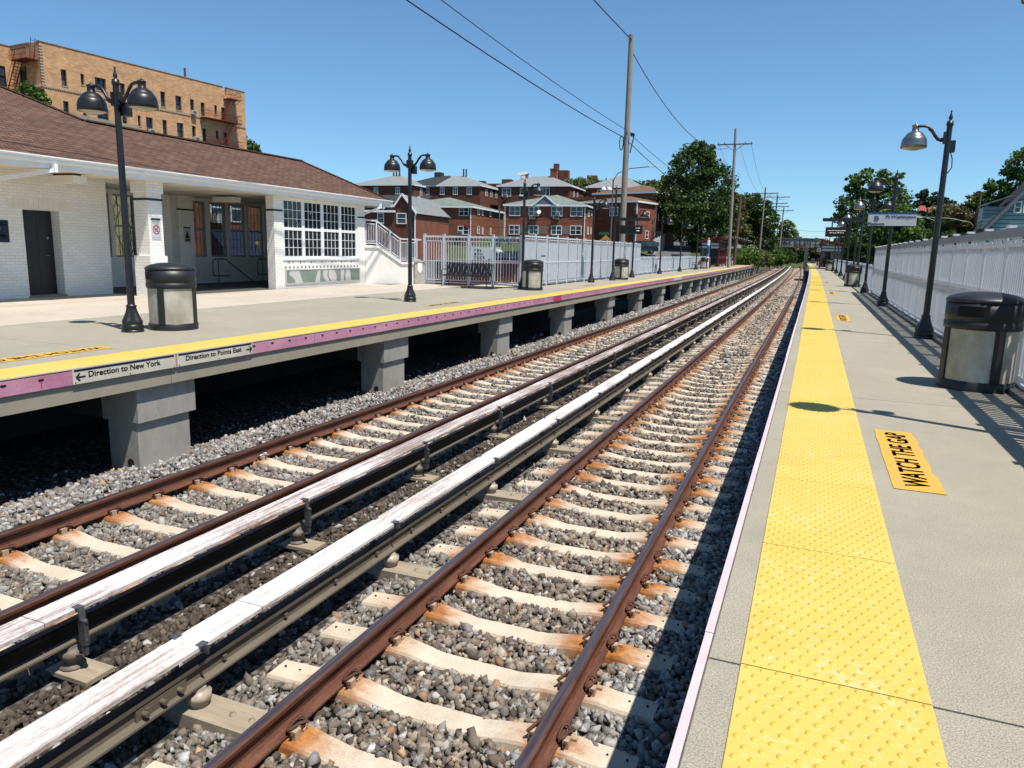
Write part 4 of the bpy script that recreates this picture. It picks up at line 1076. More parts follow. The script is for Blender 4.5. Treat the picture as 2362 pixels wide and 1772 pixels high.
# ceiling, floor of the open waiting room, back wall with windows
m = MB(); m.box(XB-.3,XW+.22,2.0,25.55,ZC,ZC+.05)
ob('soffit', m, MAT['soffit'], st)
m = MB()
for y in np.arange(3,25.5,1.22): m.box(XB,XW+.2,y,y+.012,ZC-.004,ZC-.0005)
for x in (-16.9,-18.2,-19.3): m.box(x,x+.012,2,25.5,ZC-.005,ZC-.001)
ob('soffit_batten', m, MAT['stone_trim'], st)
m = MB(); m.box(XB,XW-.05,14.7,19.27,.003,.012); m.box(XB,XW-.302,19.27,24.1,.003,.012); ob('waiting_room_floor', m, MAT['floor_dark'], st)
bw = [(14.75+.98*k+.07, 14.75+.98*(k+1)-.07) for k in range(9)]
bw = [w for w in bw if not (w[1] > 18.9 and w[0] < 19.65)]
m = MB(); wall_with_holes(m,'x',XB-.25,XB,14.66,24.12,0,ZC,[(a,c,.93,2.83) for a,c in bw]); ob('back_wall', m, MAT['wbrick'], st)
def window(parent, x, a, c, z0, z1, nx, nz, glass, fm, mun=.014, fr=.05, depth=.06, bar=None):
    m = MB(); zm = (z0+z1)/2
    m.box(x-depth,x,a,a+fr,z0,z1); m.box(x-depth,x,c-fr,c,z0,z1); m.box(x-depth,x,a+fr,c-fr,z0,z0+fr); m.box(x-depth,x,a+fr,c-fr,z1-fr,z1); m.box(x-depth,x,a+fr,c-fr,zm-fr*.6,zm+fr*.6)
    w = ob('window', m, fm, parent)
    m = MB()
    for (za,zb) in ((z0+fr,zm-fr*.6),(zm+fr*.6,z1-fr)):
        for i in range(1,nx): y = a+fr+(c-a-2*fr)*i/nx; m.box(x-.030,x-.012,y-mun/2,y+mun/2,za,zb)
        for j in range(1,nz): z = za+(zb-za)*j/nz; m.box(x-.032,x-.010,a+fr,c-fr,z-mun/2,z+mun/2)
    ob('muntin', m, bar or fm, w)
    m = MB(); m.box(x-.042,x-.036,a+fr*.8,c-fr*.8,z0+fr*.8,z1-fr*.8); ob('pane', m, glass, w)
    return w
n = 4; L = (23.93-19.72)/n
for i in range(n): window(st, XW-.03, 19.72+L*i+.0, 19.72+L*(i+1)-.0, .98, 2.90, 4, 3, MAT['glass_dark'], MAT['white'], .016, .075)
m = MB(); m.box(XW-.26,XW+.035,19.66,23.99,.93,.98); ob('window_sill', m, MAT['white'], st)
for a,c in bw: window(st, XB-.08, a, c, .93, 2.83, 4, 3, MAT['glass_clear'], MAT['vinyl_grey'], .010, .05, bar=MAT['black'])
# mosaic panel under the windows
m = MB(); m.box(XW+.001,XW+.03,19.72,24.02,.13,.17); m.box(XW+.001,XW+.03,19.72,24.02,.60,.63); m.box(XW+.001,XW+.03,19.72,19.76,.17,.60); m.box(XW+.001,XW+.03,23.98,24.02,.17,.60); m.box(XW+.001,XW+.014,19.76,23.98,.17,.60)
mp = ob('mosaic_panel', m, MAT['mosaic_white'], st)
def mos(pts, mat):
    q = MB(); q.prism([(XW+.0145,19.76+4.22*u,.18+.41*v) for u,v in pts], (.003,0,0)); ob('mosaic_inlay', q, mat, mp)
def curvy(pl, pr): return pl+pr[::-1]
G, Y_ = MAT['mosaic_green'], MAT['mosaic_grey']
mos([(.004,.0),(.11,.0),(.10,.25),(.075,.45),(.045,.6),(.035,.8),(.05,.98),(.004,.98)], G)
mos([(.205,.0),(.36,.0),(.40,.98),(.165,.98),(.18,.5)], G)
mos([(.425,.0),(.505,.0),(.475,.4),(.465,.7),(.475,.98),(.435,.98)], G)
mos([(.565,.0),(.535,.3),(.527,.6),(.545,.98),(.555,.98),(.542,.6),(.55,.3),(.58,.0)], Y_)
mos([(.655,.0),(.715,.0),(.725,.98),(.625,.98),(.65,.6),(.66,.3)], G)
mos([(.765,.0),(.79,.0),(.785,.4),(.80,.98),(.775,.98),(.76,.4)], Y_)
mos([(.87,.0),(.998,.0),(.998,.98),(.86,.98),(.865,.4)], G)
m = MB()
for i in range(21): m.box(XW+.001,XW+.006,19.72+.206*i,19.72+.206*i+.085,.655,.725)
for i in range(22):
    if i % 3: m.box(XW+.001,XW+.005,19.72+.196*i,19.72+.196*i+.06,.80+.02*((i*7)%3),.85+.02*((i*5)%3))
ob('tile_row', m, MAT['mosaic_grey'], st)
# ceiling light boxes
for (x,y) in ((-16.5,12.65),(-17.9,19.3),(-16.5,6.5)):
    m = MB(); m.box(x-.42,x+.42,y-.18,y+.18,ZC-.22,ZC-.05); m.box(x-.30,x+.30,y-.13,y+.13,ZC-.05,ZC-.006,1)
    ob('ceiling_light', m, [MAT['soffit'], MAT['black']], st)
# roof: low wing plus the taller main roof to its left, one front slope
s = (4.5-3.22)/2.4; EX = -15.68; EB = -20.52; EY = 25.78
def zf(x): return 3.22+s*(EX-x)
rx, ry1 = -18.10, EY-2.42; zr_ = zf(rx)
mx = -21.6; mz = zf(mx); my = 14.5-(rx-mx)
V = [(EX,-2,zf(EX)),(EX,EY,zf(EX)),(rx,ry1,zr_),(rx,14.5,zr_),(mx,my,mz),(mx,-2,mz),(EB,EY,zf(EX)),(EB,14.5,zf(EX)),(mx-5.9,my-2,zf(EX)),(mx-5.9,-2,zf(EX)),(EB,17.4,zf(EX))]
m = MB(); m.add(V, [(0,1,2,3,4,5),(1,6,2),(6,10,3,2),(4,3,10,8),(5,4,8,9)])
th = [(v[0],v[1],v[2]-.06) for v in V]
roof = ob('roof', m, MAT['shingle'], st, fix=True)
m = MB()
for a,c in (((EX,EY,zf(EX)),(rx,ry1,zr_)),((rx,ry1,zr_),(rx,14.5,zr_)),((rx,14.5,zr_),(mx,my,mz)),((mx,my,mz),(mx,-2,mz)),((EB,EY,zf(EX)),(rx,ry1,zr_))): m.bar((a[0],a[1],a[2]+.005),(c[0],c[1],c[2]+.005),.24,.035)
ob('ridge_cap', m, MAT['shingle'], roof)
# gutter (K profile) and fascia
m = MB(); gp = [(EX-.03,3.06),(EX+.02,3.06),(EX+.05,3.10),(EX+.06,3.16),(EX+.10,3.18),(EX+.10,3.205),(EX+.085,3.205),(EX-.03,3.19)]
m.sweep(gp, [-2,EY+.06]); ob('gutter', m, MAT['white'], st)
m = MB(); m.box(EX-.07,EX-.032,-2,EY,2.955,3.185); m.box(EB,EX-.071,EY-.04,EY,2.955,3.185); ob('fascia', m, MAT['white'], st)
m = MB(); m.box(EX-.30,EX-.07,-2,EY-.04,2.955,2.995); m.box(EB,EX-.30,24.42,EY-.04,2.955,2.995); ob('eave_board', m, MAT['white_dirty'], st)
m = MB()
m.bar((EX+.03,24.95,3.06),(EX+.03,24.95,2.86),.10,.075); m.bar((EX+.02,24.95,2.90),(-16.2,24.62,2.62),.10,.075); m.bar((-16.2,24.60,2.66),(-16.2,24.60,1.6),.085,.07); ob('downspout', m, MAT['white'], st)
m = MB(); m.bar((EX+.03,11.72,3.06),(EX+.03,11.72,2.88),.11,.08); m.bar((EX+.02,11.72,2.92),(XL+.06,10.2,2.40),.11,.08,0); m.bar((XL+.06,10.2,2.42),(XL+.06,10.2,.1),.10,.08); ob('downspout', m, MAT['white'], st)
# stair handrails inside the waiting room
for y in (19.95, 22.15):
    m = MB(); m.tube([(-19.0,y,.01),(-19.0,y,.88)], .022, 8); m.tube([(-19.0,y+.55,.30),(-19.0,y-.20,.32),(-19.0,y-.25,.38),(-19.0,y-.25,.80),(-19.0,y-.18,.88),(-19.0,y+.35,.88),(-19.0,y+1.75,.03)], .022, 8)
    tag(ob('handrail', m, MAT['galv']), 'steel handrail in the dark waiting room, %s one from the pilaster' % ('first' if y < 21 else 'second'), 'handrail', 'handrails in the waiting room')
m = MB(); m.box(-19.6,-19.1,14.9,15.5,.013,1.35); q = ob('cabinet_body', m, MAT['grey_box']); 
t = thing('ticket_machine', 'grey cabinet with a black top just inside the waiting room', 'ticket machine', (0,0,0)); q.parent = t; q.name = 'body'
m = MB(); m.box(-19.62,-19.08,14.88,15.52,1.35,1.68); ob('hood', m, MAT['black'], t)
# notices on walls
t = thing('poster', 'dark blue poster with a green heart and 988 at the left edge', 'poster', (XL+.002, 11.36, .82))
m = MB(); m.box(0,.012,0,1.04,.90,1.80); ob('board', m, MAT['navy'], t)
def on_wall(txt, y, z, w, h, mat, parent, bold=.01, x=.0135):
    q = text_mb(txt, w=w, h=h, bold=bold); m = MB(); m.add([(x, y+v[0], z+v[2]) for v in q.v], q.f); ob('lettering', m, mat, parent, fix=True)
p0 = t; on_wall('988', .32, 1.09, .58, .13, MAT['sign_white'], t, .02); on_wall('There is help,', .18, 1.68, .72, .05, MAT['sign_white'], t); on_wall('there is hope.', .16, 1.59, .78, .06, MAT['sign_white'], t, .02); on_wall('Call or text', .30, 1.26, .44, .04, MAT['sign_white'], t); on_wall('24 hours a day, 7 days a week', .1, 1.02, .84, .03, MAT['sign_white'], t)
m = MB(); m.tube([(.014,.52,1.31),(.014,.36,1.42),(.014,.36,1.49),(.014,.42,1.53),(.014,.52,1.47),(.014,.62,1.53),(.014,.69,1.49),(.014,.68,1.42),(.014,.60,1.35)], .012, 6); m.tube([(.014,.62,1.57),(.018,.62,1.57)], .028, 10)
ob('heart', m, plain('poster_green', (.18,.50,.10), .5), t)
t.scale = (1, .57, .57)
t = thing('no_smoking_sign', 'white no smoking sign on the sunlit free column', 'sign', (XW+.002, 14.52, 0))
m = MB(); m.box(0,.008,0,.29,1.48,2.02); ob('board', m, MAT['sign_white'], t)
m = MB(); m.box(.0085,.010,-.002,.292,1.975,2.025); ob('top_band', m, MAT['navy'], t)
on_wall('No Smoking', .03, 1.925, .23, .035, MAT['navy'], t, .02, .0095); on_wall('No Vaping', .06, 1.875, .17, .028, MAT['navy'], t, .0, .0095)
m = MB(); m.tube([(.0095,.145+.105*math.cos(a),1.74+.105*math.sin(a)) for a in np.linspace(0,2*math.pi,25)], .010, 6); m.bar((.0095,.07,1.815),(.0095,.22,1.665),.004,.02); ob('red_ring', m, MAT['red'], t)
m = MB(); m.box(.009,.0105,.07,.20,1.735,1.752); m.box(.009,.0105,.09,.21,1.69,1.708)
for k in range(3): m.tube([(.0095,.17+.02*k,1.76),(.0095,.155+.02*k,1.785),(.0095,.17+.02*k,1.81)], .003, 5)
ob('cigarette', m, MAT['ink'], t)
on_wall('Thank you for your cooperation', .02, 1.52, .25, .014, MAT['ink'], t, 0, .0095)
t = thing('warning_sign', 'small white sign with a dark triangle on the shaded pilaster', 'sign', (XB+.362, 19.12, 0))
m = MB(); m.box(0,.008,0,.30,1.42,1.92); ob('board', m, MAT['sign_white'], t)
m = MB(); m.box(.0085,.010,0,.30,1.88,1.93); ob('top_band', m, MAT['navy'], t)
m = MB(); m.prism([(.0085,.04,1.55),(.0085,.26,1.55),(.0085,.15,1.83)],(.002,0,0)); m.box(.0085,.0105,.05,.25,1.46,1.53); ob('triangle', m, MAT['clip'], t)
# bare climbing stems outside the back windows
t = thing('climbing_vine', 'tangle of bare climbing stems behind the waiting room windows', 'plant', (XB-.5, 18, 0))
r = random.Random(4); m = MB()
for i in range(120):
    y = r.uniform(-3.6,3.6); P = [(r.uniform(-.15,.15), y, 0)]; dy = r.uniform(-.25,.25)
    for k in range(8):
        p = P[-1]; dy = .7*dy+r.uniform(-.18,.18); P.append((p[0]+r.uniform(-.06,.06), p[1]+dy, p[2]+r.uniform(.28,.48)))
    if (y > .6 and y < 1.4): continue
    w = r.uniform(.006,.020); m.tube(P, [w*(1-.06*k) for k in range(9)], 5)
ob('stem', m, MAT['vine'], t)
# building glimpsed through the waiting room windows
t = thing('brick_shop', 'red brick shop with a navy awning seen through the waiting room', 'building', (-34,0,0))
m = MB(); m.box(-6,0,19,46,-1,5.6); ob('wall', m, MAT['redbrick'], t)
m = MB(); m.prism([(0.02,24,4.45),(0.02,33.2,4.45),(0.02,33.2,5.7),(0.02,24,5.7)], (.5,0,0)); ob('roof_edge', m, MAT['green_roof'], t)
for y in (35.2,36.9,39.5):
    m = MB(); m.box(.01,.06,y,y+1.05,2.7,4.5); w = ob('window', m, MAT['white'], t); m = MB(); m.box(.06,.07,y+.1,y+.95,2.8,3.5); m.box(.06,.07,y+.1,y+.95,3.6,4.4); ob('pane', m, MAT['pane'], w)
m = MB(); m.box(.01,.06,27.5,29.6,-.2,1.4); w = ob('window', m, MAT['white'], t); m = MB(); m.box(.06,.07,27.65,29.45,-.1,1.25); ob('pane', m, MAT['pane'], w)
m = MB(); m.box(.06,.5,35.2,36.0,2.6,3.15); ob('air_conditioner', m, MAT['ac'], t)
m = MB(); m.prism([(.02,35,2.3),(1.6,35,.7),(1.6,35,.1),(.02,35,.1)], (0,9,0)); aw = ob('awning', m, MAT['awning'], t)
q = text_mb('STYLE V', w=4.6, h=.62, bold=.03); m = MB(); vv = [(1.6*(1-(v[2]))*.0+.0, v[0], v[2]) for v in q.v]
nx = Vector((1,0,1)).normalized()
m.add([((1.62-(v[2]+.55)*.7071), 38.0+v[0], .70+(v[2]+.55)*.7071+.02) for v in q.v], q.f); ob('lettering', m, MAT['yellow_paint'], aw, fix=True)
q = text_mb('164 ST', w=.9, h=.2, bold=.03); m = MB(); m.add([(1.605, 38.3+v[0], .30+v[2]) for v in q.v], q.f); ob('lettering', m, MAT['yellow_paint'], aw, fix=True)
t = thing('cream_building', 'cream wall seen behind bare stems through the left waiting room windows', 'building', (-30,0,0))
m = MB(); m.box(-6,0,10,26.5,-1,6.5); ob('wall', m, MAT['cream_house'], t)
m = MB(); m.box(-6.2,.2,9.8,26.7,6.5,6.7); ob('roof', m, MAT['stone_trim'], t)

# ------------------------------------------------------------------ white stair wall and its railing
SA, SB = Vector((XW, 24.43)), Vector((-14.45, 26.12)); SD = (SB-SA).normalized(); SN = Vector((SD.y, -SD.x))
def warp(m):
    # the parapet runs obliquely from the station corner to the fence post
    for i,(x,y,z) in enumerate(m.v):
        d = Vector((XW, y)); a = d.x*SD.y-d.y*SD.x; k = (SA.x*SD.y-SA.y*SD.x)/a
        P = d*k+SN*(x-XW); m.v[i] = (P.x, P.y, max(0.0, 1.448+(z-1.448)*k) if z > .02 else 0.0)
    return m
t = thing('stair_wall', 'white stuccoed stair parapet stepping down beside the station house', 'wall', (0,0,0))
m = MB(); m.prism([(XW,24.43,0),(XW,29.0,0),(XW,29.0,.72),(XW,27.1,.72),(XW,25.3,1.38),(XW,24.43,1.38)], (-.28,0,0)); 
yy0 = 24.43
# the parapet turns to run beside the forecourt
ob('parapet', warp(m), MAT['wstucco'], t)
m = MB()
for a,c in (((24.40,1.38),(25.32,1.38)),((25.32,1.38),(27.12,.72)),((27.12,.72),(28.2,.72))):
    m.bar((XW-.13,a[0],a[1]+.045),(XW-.13,c[0],c[1]+.045),.36,.09)
ob('coping', warp(m), MAT['wstucco'], t)
m = MB(); m.box(XW-.46,XW+.10,28.2,29.05,0,.80); m.box(XW-.49,XW+.13,28.17,29.08,.80,.86); ob('end_pier', warp(m), MAT['pebble'], t)
m = MB(); m.prism([(XW+.101,28.42,.78),(XW+.101,28.42,.45),(XW+.101,28.62,.32),(XW+.101,28.82,.45),(XW+.101,28.82,.78)], (.015,0,0)); ob('shield', warp(m), MAT['wstucco'], t)
t = thing('stair_railing', 'pale metal stair railing on top of the white parapet', 'railing', (0,0,0))
def zb(y): return 1.47 if y < 25.3 else (.81 if y > 27.1 else 1.47-(y-25.3)*.66/1.8)
def rl(o, a, c, z0, z1, w, h): o.bar((XW-.13,a,zb(a)+z0),(XW-.13,c,zb(c)+z1),w,h)
m = MB()
for off, w in ((.95,.07),(.08,.045)):
    for a,c in ((24.45,25.3),(25.3,27.1),(27.1,28.9)): rl(m, a, c, off, off, w, w*.8)
ob('rail', warp(m), SW, t)
for y in (24.5,25.3,26.3,27.1,27.75,28.5):
    m = MB(); post(m, XW-.13, y, zb(y), zb(y)+.98, .08); ob('post', warp(m), SW, t)
for a,c in ((24.6,25.2),(25.42,26.2),(26.42,27.0),(27.2,27.65),(27.85,28.4)):
    m = MB(); k = int((c-a)/.11)
    for zz in (.16,.82): rl(m, a, c, zz, zz, .03, .03)
    for i in range(k+1):
        y = a+(c-a)*i/k; m.box(XW-.142,XW-.118,y-.012,y+.012,zb(y)+.16,zb(y)+.82)
    ob('bar_panel', warp(m), SW, t)
# ------------------------------------------------------------------ terrain, street
def sst(a, b, x): t = max(0,min(1,(x-a)/(b-a))); return t*t*(3-2*t)
def HT(x, y):
    if x > 0: return -0.9+.012*max(0,y-40)
    Ha = -0.3+.09*max(0,y-92); Hb = -0.6+3.0*sst(85,102,y)+.08*max(0,y-102)
    k = sst(-20,-28,x)
    if y > 150: Ha = 4.92+.02*(y-150)
    h = Ha*(1-k)+Hb*k+min(3.4,.12*max(0,-x-42))*sst(60,120,y)
    return h
def grid(name, xs, ys, mat, zf_, kind='structure'):
    m = MB(); n = len(xs); m.add([(x,y,zf_(x,y)) for y in ys for x in xs], [(i*n+j,i*n+j+1,(i+1)*n+j+1,(i+1)*n+j) for i in range(len(ys)-1) for j in range(n-1)], 0, True); return struct(name, m, mat, kind)
grid('left_ground', [-400,-250,-180,-140,-115,-95,-80,-68,-58,-50,-44,-40,-36,-32,-28,-26,-24,-22,-20,-17,-14,-12.7], [-40,0,20,28,36,44,52,60,70,80,86,90,94,98,102,108,116,124,132,140,150,165,185,220,280,400], MAT['grass'], lambda x,y: HT(x,y)-(.0 if x < -12.8 else 1.1))
grid('right_ground', [2.8,4,7,12,20,35,60,120,300], [-40,0,20,40,70,100,150,200,300,400], MAT['grass'], lambda x,y: HT(x,y)-(.7 if x < 3 else 0))
grid('far_ground', [-400,-100,-30,-12.8,2.9,30,100,300], [185,240,300,400,900,1500], MAT['grass'], lambda x,y: -2.0+.015*(y-185))
m = MB(); m.add([(-16.5,60,1.0)],[])
P = [(-13.4,44,4.2),(-13.6,52,4.6),(-14.2,66,5.6),(-17.5,90,6.4),(-20.8,115,6.8),(-25,145,7),(-31,175,7),(-38,205,7)]
def strip(name, off0, off1, mat, dz, kind='structure'):
    m = MB(); vs = []
    for i,(x,y,w) in enumerate(P):
        a = P[max(0,i-1)]; c = P[min(len(P)-1,i+1)]; d = Vector((c[0]-a[0],c[1]-a[1])).normalized(); nn = Vector((d.y,-d.x))
        z = HT(x,y)+dz+.06
        for o_ in (off0(w), off1(w)): vs.append((x+nn.x*o_, y+nn.y*o_, z))
    m.add(vs, [(2*i,2*i+1,2*i+3,2*i+2) for i in range(len(P)-1)]); return struct(name, m, mat, kind)
strip('street', lambda w:-w/2, lambda w:w/2, MAT['asphalt'], .05)
strip('pavement', lambda w:-w/2-3.4, lambda w:-w/2-1.5, MAT['sidewalk'], .14)
strip('verge', lambda w:-w/2-1.5, lambda w:-w/2-.15, MAT['grass'], .12)
strip('kerb', lambda w:-w/2-.15, lambda w:-w/2, MAT['sidewalk'], .15)
m = MB(); m.add([(x,y,HT(x,y)+.08) for y in (30,45,60,68,76,84,88) for x in (-70,-44,-32,-26,-20,-15)], [(i*6+j,i*6+j+1,(i+1)*6+j+1,(i+1)*6+j) for i in range(6) for j in range(5)]); struct('side_street', m, MAT['asphalt'])

# ------------------------------------------------------------------ houses
def win(parent, face, u0, u1, z0, z1, depth_plane, frame=MAT['white'], panes=2, fr=.09):
    """window on a local plane: face 'f' = front (y=plane, facing -y), 's' = side (x=plane, facing +x)"""
    def B(m, a, c, za, zb, d0, d1):
        if face == 'f': m.box(a,c,depth_plane-d1,depth_plane-d0,za,zb)
        elif face == 'l': m.box(depth_plane-d1,depth_plane-d0,a,c,za,zb)
        else: m.box(depth_plane+d0,depth_plane+d1,a,c,za,zb)
    m = MB(); B(m,u0,u1,z0,z0+fr,.01,.10); B(m,u0,u1,z1-fr,z1,.01,.09); B(m,u0,u0+fr,z0+fr,z1-fr,.01,.09); B(m,u1-fr,u1,z0+fr,z1-fr,.01,.09)
    B(m,u0+fr,u1-fr,(z0+z1)/2-fr*.35,(z0+z1)/2+fr*.35,.01,.08)
    for k in range(1,panes): q = u0+(u1-u0)*k/panes; B(m,q-fr*.45,q+fr*.45,z0+fr,z1-fr,.01,.085)
    w = ob('window', m, frame, parent)
    m = MB(); B(m,u0+fr*.8,u1-fr*.8,z0+fr*.8,z1-fr*.8,.004,.03); ob('pane', m, MAT['pane'], w); return w
def acbox(parent, face, u, z, plane, w=.65, h=.42):
    m = MB()
    if face == 'f': m.box(u-w/2,u+w/2,plane-.42,plane-.02,z,z+h); m.box(u-w/2+.06,u+w/2-.06,plane-.43,plane-.421,z+.06,z+h-.06,1)
    else: m.box(plane+.02,plane+.42,u-w/2,u+w/2,z,z+h); m.box(plane+.421,plane+.43,u-w/2+.06,u+w/2-.06,z+.06,z+h-.06,1)
    ob('air_conditioner', m, [MAT['ac'],MAT['ac_dark']], parent)
def hip_roof(x0,x1,y0,y1,ze,zr,over=.35,ridge='x'):
    x0-=over;x1+=over;y0-=over;y1+=over; m = MB(); h = min(x1-x0,y1-y0)/2*.98
    if ridge == 'x': a,b_ = (x0+h,(y0+y1)/2,zr),(x1-h,(y0+y1)/2,zr); V=[(x0,y0,ze),(x1,y0,ze),(x1,y1,ze),(x0,y1,ze),a,b_]; F=[(0,1,5,4),(1,2,5),(2,3,4,5),(3,0,4)]
    else: a,b_ = ((x0+x1)/2,y0+h,zr),((x0+x1)/2,y1-h,zr); V=[(x0,y0,ze),(x1,y0,ze),(x1,y1,ze),(x0,y1,ze),a,b_]; F=[(0,1,4),(1,2,5,4),(2,3,5),(3,0,4,5)]
    m.add(V,F); m.box(x0,x1,y0,y1,ze-.25,ze-.012,1); return m
def house(name, label, corner, th, W, D, zb, ze, zr, roof_mat, fw=(), sw=(), ridge='x', wall=None, roof=True, over=.35, cat='house'):
    t = thing(name, label, cat, (corner[0],corner[1],0), R_(th))
    m = MB(); m.box(-W,0,0,D,zb,ze-.24); ob('wall', m, wall or MAT['redbrick'], t)
    if roof:
        o = ob('roof', hip_roof(-W,0,0,D,ze,zr,over,ridge), [roof_mat, MAT['white']], t)
    for a,c,z0,z1 in fw: win(t,'f',a,c,z0,z1,0)
    for a,c,z0,z1 in sw: win(t,'s',a,c,z0,z1,0,panes=1)
    return t
GR = MAT['shingle_green']
# large house facing the line, with a small front gable
t = house('brick_house', 'two-storey red brick house with a small blue-grey front gable', (-30.72,102.87), 6.8, 11.75, 15, -.5, 7.85, 9.75, GR,
    [(-11.15,-9.52,6.22,7.56),(-8.28,-6.72,6.22,7.56),(-4.95,-3.27,6.22,7.6),(-2.13,-.38,6.22,7.62),(-11.17,-9.58,3.55,4.9),(-8.2,-6.76,3.62,4.9),(-4.89,-3.3,3.62,4.92),(-2.11,-.45,3.66,4.95)],
    [(2.2,3.0,6.3,7.3),(4.8,5.6,6.6,7.4),(8,8.9,6.4,7.4),(2.2,3.0,3.8,4.9),(5.0,5.6,3.9,4.9),(8.4,9.2,3.8,4.9)])
m = MB(); m.prism([(-7.5,-.34,7.62),(-4.2,-.34,7.62),(-5.85,-.34,9.0)], (0,2.8,0)); g = ob('gable', m, MAT['gable_blue'], t)
m = MB(); m.bar((-7.75,-.4,7.62),(-5.85,-.4,9.12),.12,.14); m.bar((-5.85,-.4,9.12),(-3.95,-.4,7.62),.12,.14); ob('barge_board', m, MAT['white'], g)
_pb = brick('pale_brick', (.36,.27,.22), (.27,.21,.18), (.30,.25,.22), .22,.075,.01)
for a in (-9.55,-6.72,-3.27): ob('repair_patch', MB().box(a+.02,a+1.25,-.02,-.004,3.75,4.85), _pb, t)
for u_,z in ((-7.65,5.78),(-4.15,5.82),(-4.15,3.15)): acbox(t,'f',u_,z,0,.8,.5)
for u_,z in ((-7.1,6.28),(-3.9,6.28)): acbox(t,'f',u_,z,-.08,.6,.45)
m = MB(); m.lathe([(.0,0),(.2,.03),(.30,.10)],12); m.xf(Matrix.Translation((-6.6,-.5,6.75)) @ Matrix.Rotation(R_(75),4,'X')); m.bar((-6.6,-.5,6.75),(-6.7,0,6.5),.04,.04); ob('satellite_dish', m, MAT['white'], t)
m = MB(); m.bar((-11.8,-.1,7.6),(-11.8,-.1,-.3),.12,.1); m.bar((-.04,-.1,7.6),(-.04,-.1,-.3),.12,.1); ob('downspout', m, MAT['white'], t)
m = MB(); m.lathe([(.0,0),(.3,.05),(.45,.18)],12); m.xf(Matrix.Translation((-12.6,3,9.2)) @ Matrix.Rotation(R_(75),4,'X')); 
# its neighbour to the left
t = house('brick_house', 'two-storey red brick house with a small flag, left of the gabled house', (-45.19,95.85), 6.8, 12.5, 16, -.5, 7.25, 8.95, GR,
    [(-1.86,-.4,5.9,7.05),(-2.01,-.36,3.3,4.52),(-6.5,-5,5.9,7.05)], [(2.6,3.5,6.2,7.0),(4.6,5.2,6.2,7.0),(2.6,3.5,3.5,4.6),(4.8,5.4,3.5,4.6),(8.5,9.2,6.2,7.0),(8.8,9.4,3.5,4.6)])
m = MB(); m.prism([(-9.2,-.34,7.05),(-6.4,-.34,7.05),(-7.8,-.34,8.35)], (0,2.4,0)); g = ob('gable', m, MAT['gable_blue'], t)
m = MB(); m.bar((-9.4,-.4,7.05),(-7.8,-.4,8.45),.12,.14); m.bar((-7.8,-.4,8.45),(-6.2,-.4,7.05),.12,.14); ob('barge_board', m, MAT['white'], g)
acbox(t,'f',-1.6,3.35,-.02,.7,.5)
m = MB(); m.bar((-.1,-.1,7.0),(-.1,-.1,-.3),.12,.1); ob('downspout', m, MAT['white'], t)
m = MB(); m.bar((-.5,-.02,4.3),(-.9,-1.0,5.1),.05,.05); ob('flag_pole', m, MAT['galv'], t)
m = MB(); 
for i in range(6): m.prism([(-.85-.0*i,-.95,4.98-.09*i),(-.15,-.5,4.62-.09*i),(-.15,-.5,4.53-.09*i),(-.85,-.95,4.89-.09*i)], (.01,.015,0), i%2)
ob('flag', m, [MAT['red'],MAT['navy']], t)
# nearest house with the pale slate roof
k = 88/70
def sz(z): return 1.448+(z-1.448)*k
hc = tuple(np.array([-35.7,62.99])*k)
t = thing('brick_house', 'nearest red brick house with a pale grey gable roof, left of the lamp', 'house', (hc[0],hc[1],0), R_(6.8))
W, D = 7.6, 11.8; ze = sz(4.68); zrr = sz(6.32)
m = MB(); m.box(-W,0,0,D,-1,ze); m.prism([(0,0,ze),(-1.6,0,zrr-.05),(-3.2,0,ze)], (0,.35,0)); ob('wall', m, MAT['redbrick_dark'], t)
m = MB(); m.box(.002,.03,.01,D,-1,ze-.3); ob('side_wall', m, MAT['redbrick'], t)  # brighter brick skin: sunlight painted on this side, shade on the darker front
m = MB(); m.add([(.3,-.2,ze-.12),(.3,D+.2,ze-.12),(-1.5,D-2.2,zrr),(-1.5,-.2,zrr),(-3.4,-.2,ze-.1),(-3.4,D,ze-.1)], [(0,1,2,3),(3,2,5,4)]); m.box(-W,-3.2,-.2,D,ze-.05,ze+.14); ob('roof', m, MAT['shingle_grey'], t)
m = MB(); m.bar((.35,-.25,ze-.15),(-1.5,-.25,zrr+.05),.14,.2); m.bar((-1.5,-.25,zrr+.05),(-2.6,-.25,ze+.6),.14,.2); m.bar((.3,-.3,ze-.2),(.1,-.1,ze-.5),.14,.14); m.bar((.1,-.1,ze-.5),(.1,-.1,-1),.12,.12); m.box(-W-.2,-2.4,-.35,-.15,ze-.05,ze+.2); ob('trim', m, MAT['white'], t)
win(t,'f',-3.84*k,-3.14*k,sz(3.6),sz(4.6),0,panes=1); win(t,'f',-1.82*k,-.81*k,sz(3.58),sz(4.6),0,panes=1)
m = MB(); m.cyl((-3.6,1.5),.07,ze,ze+1.3,8); m.lathe([(.18,0),(.28,.15),(.0,.4)],10,(-4.9,1.8,ze+.5)); m.cyl((-4.9,1.8),.07,ze,ze+.6,8); ob('roof_vent', m, MAT['white'], t)
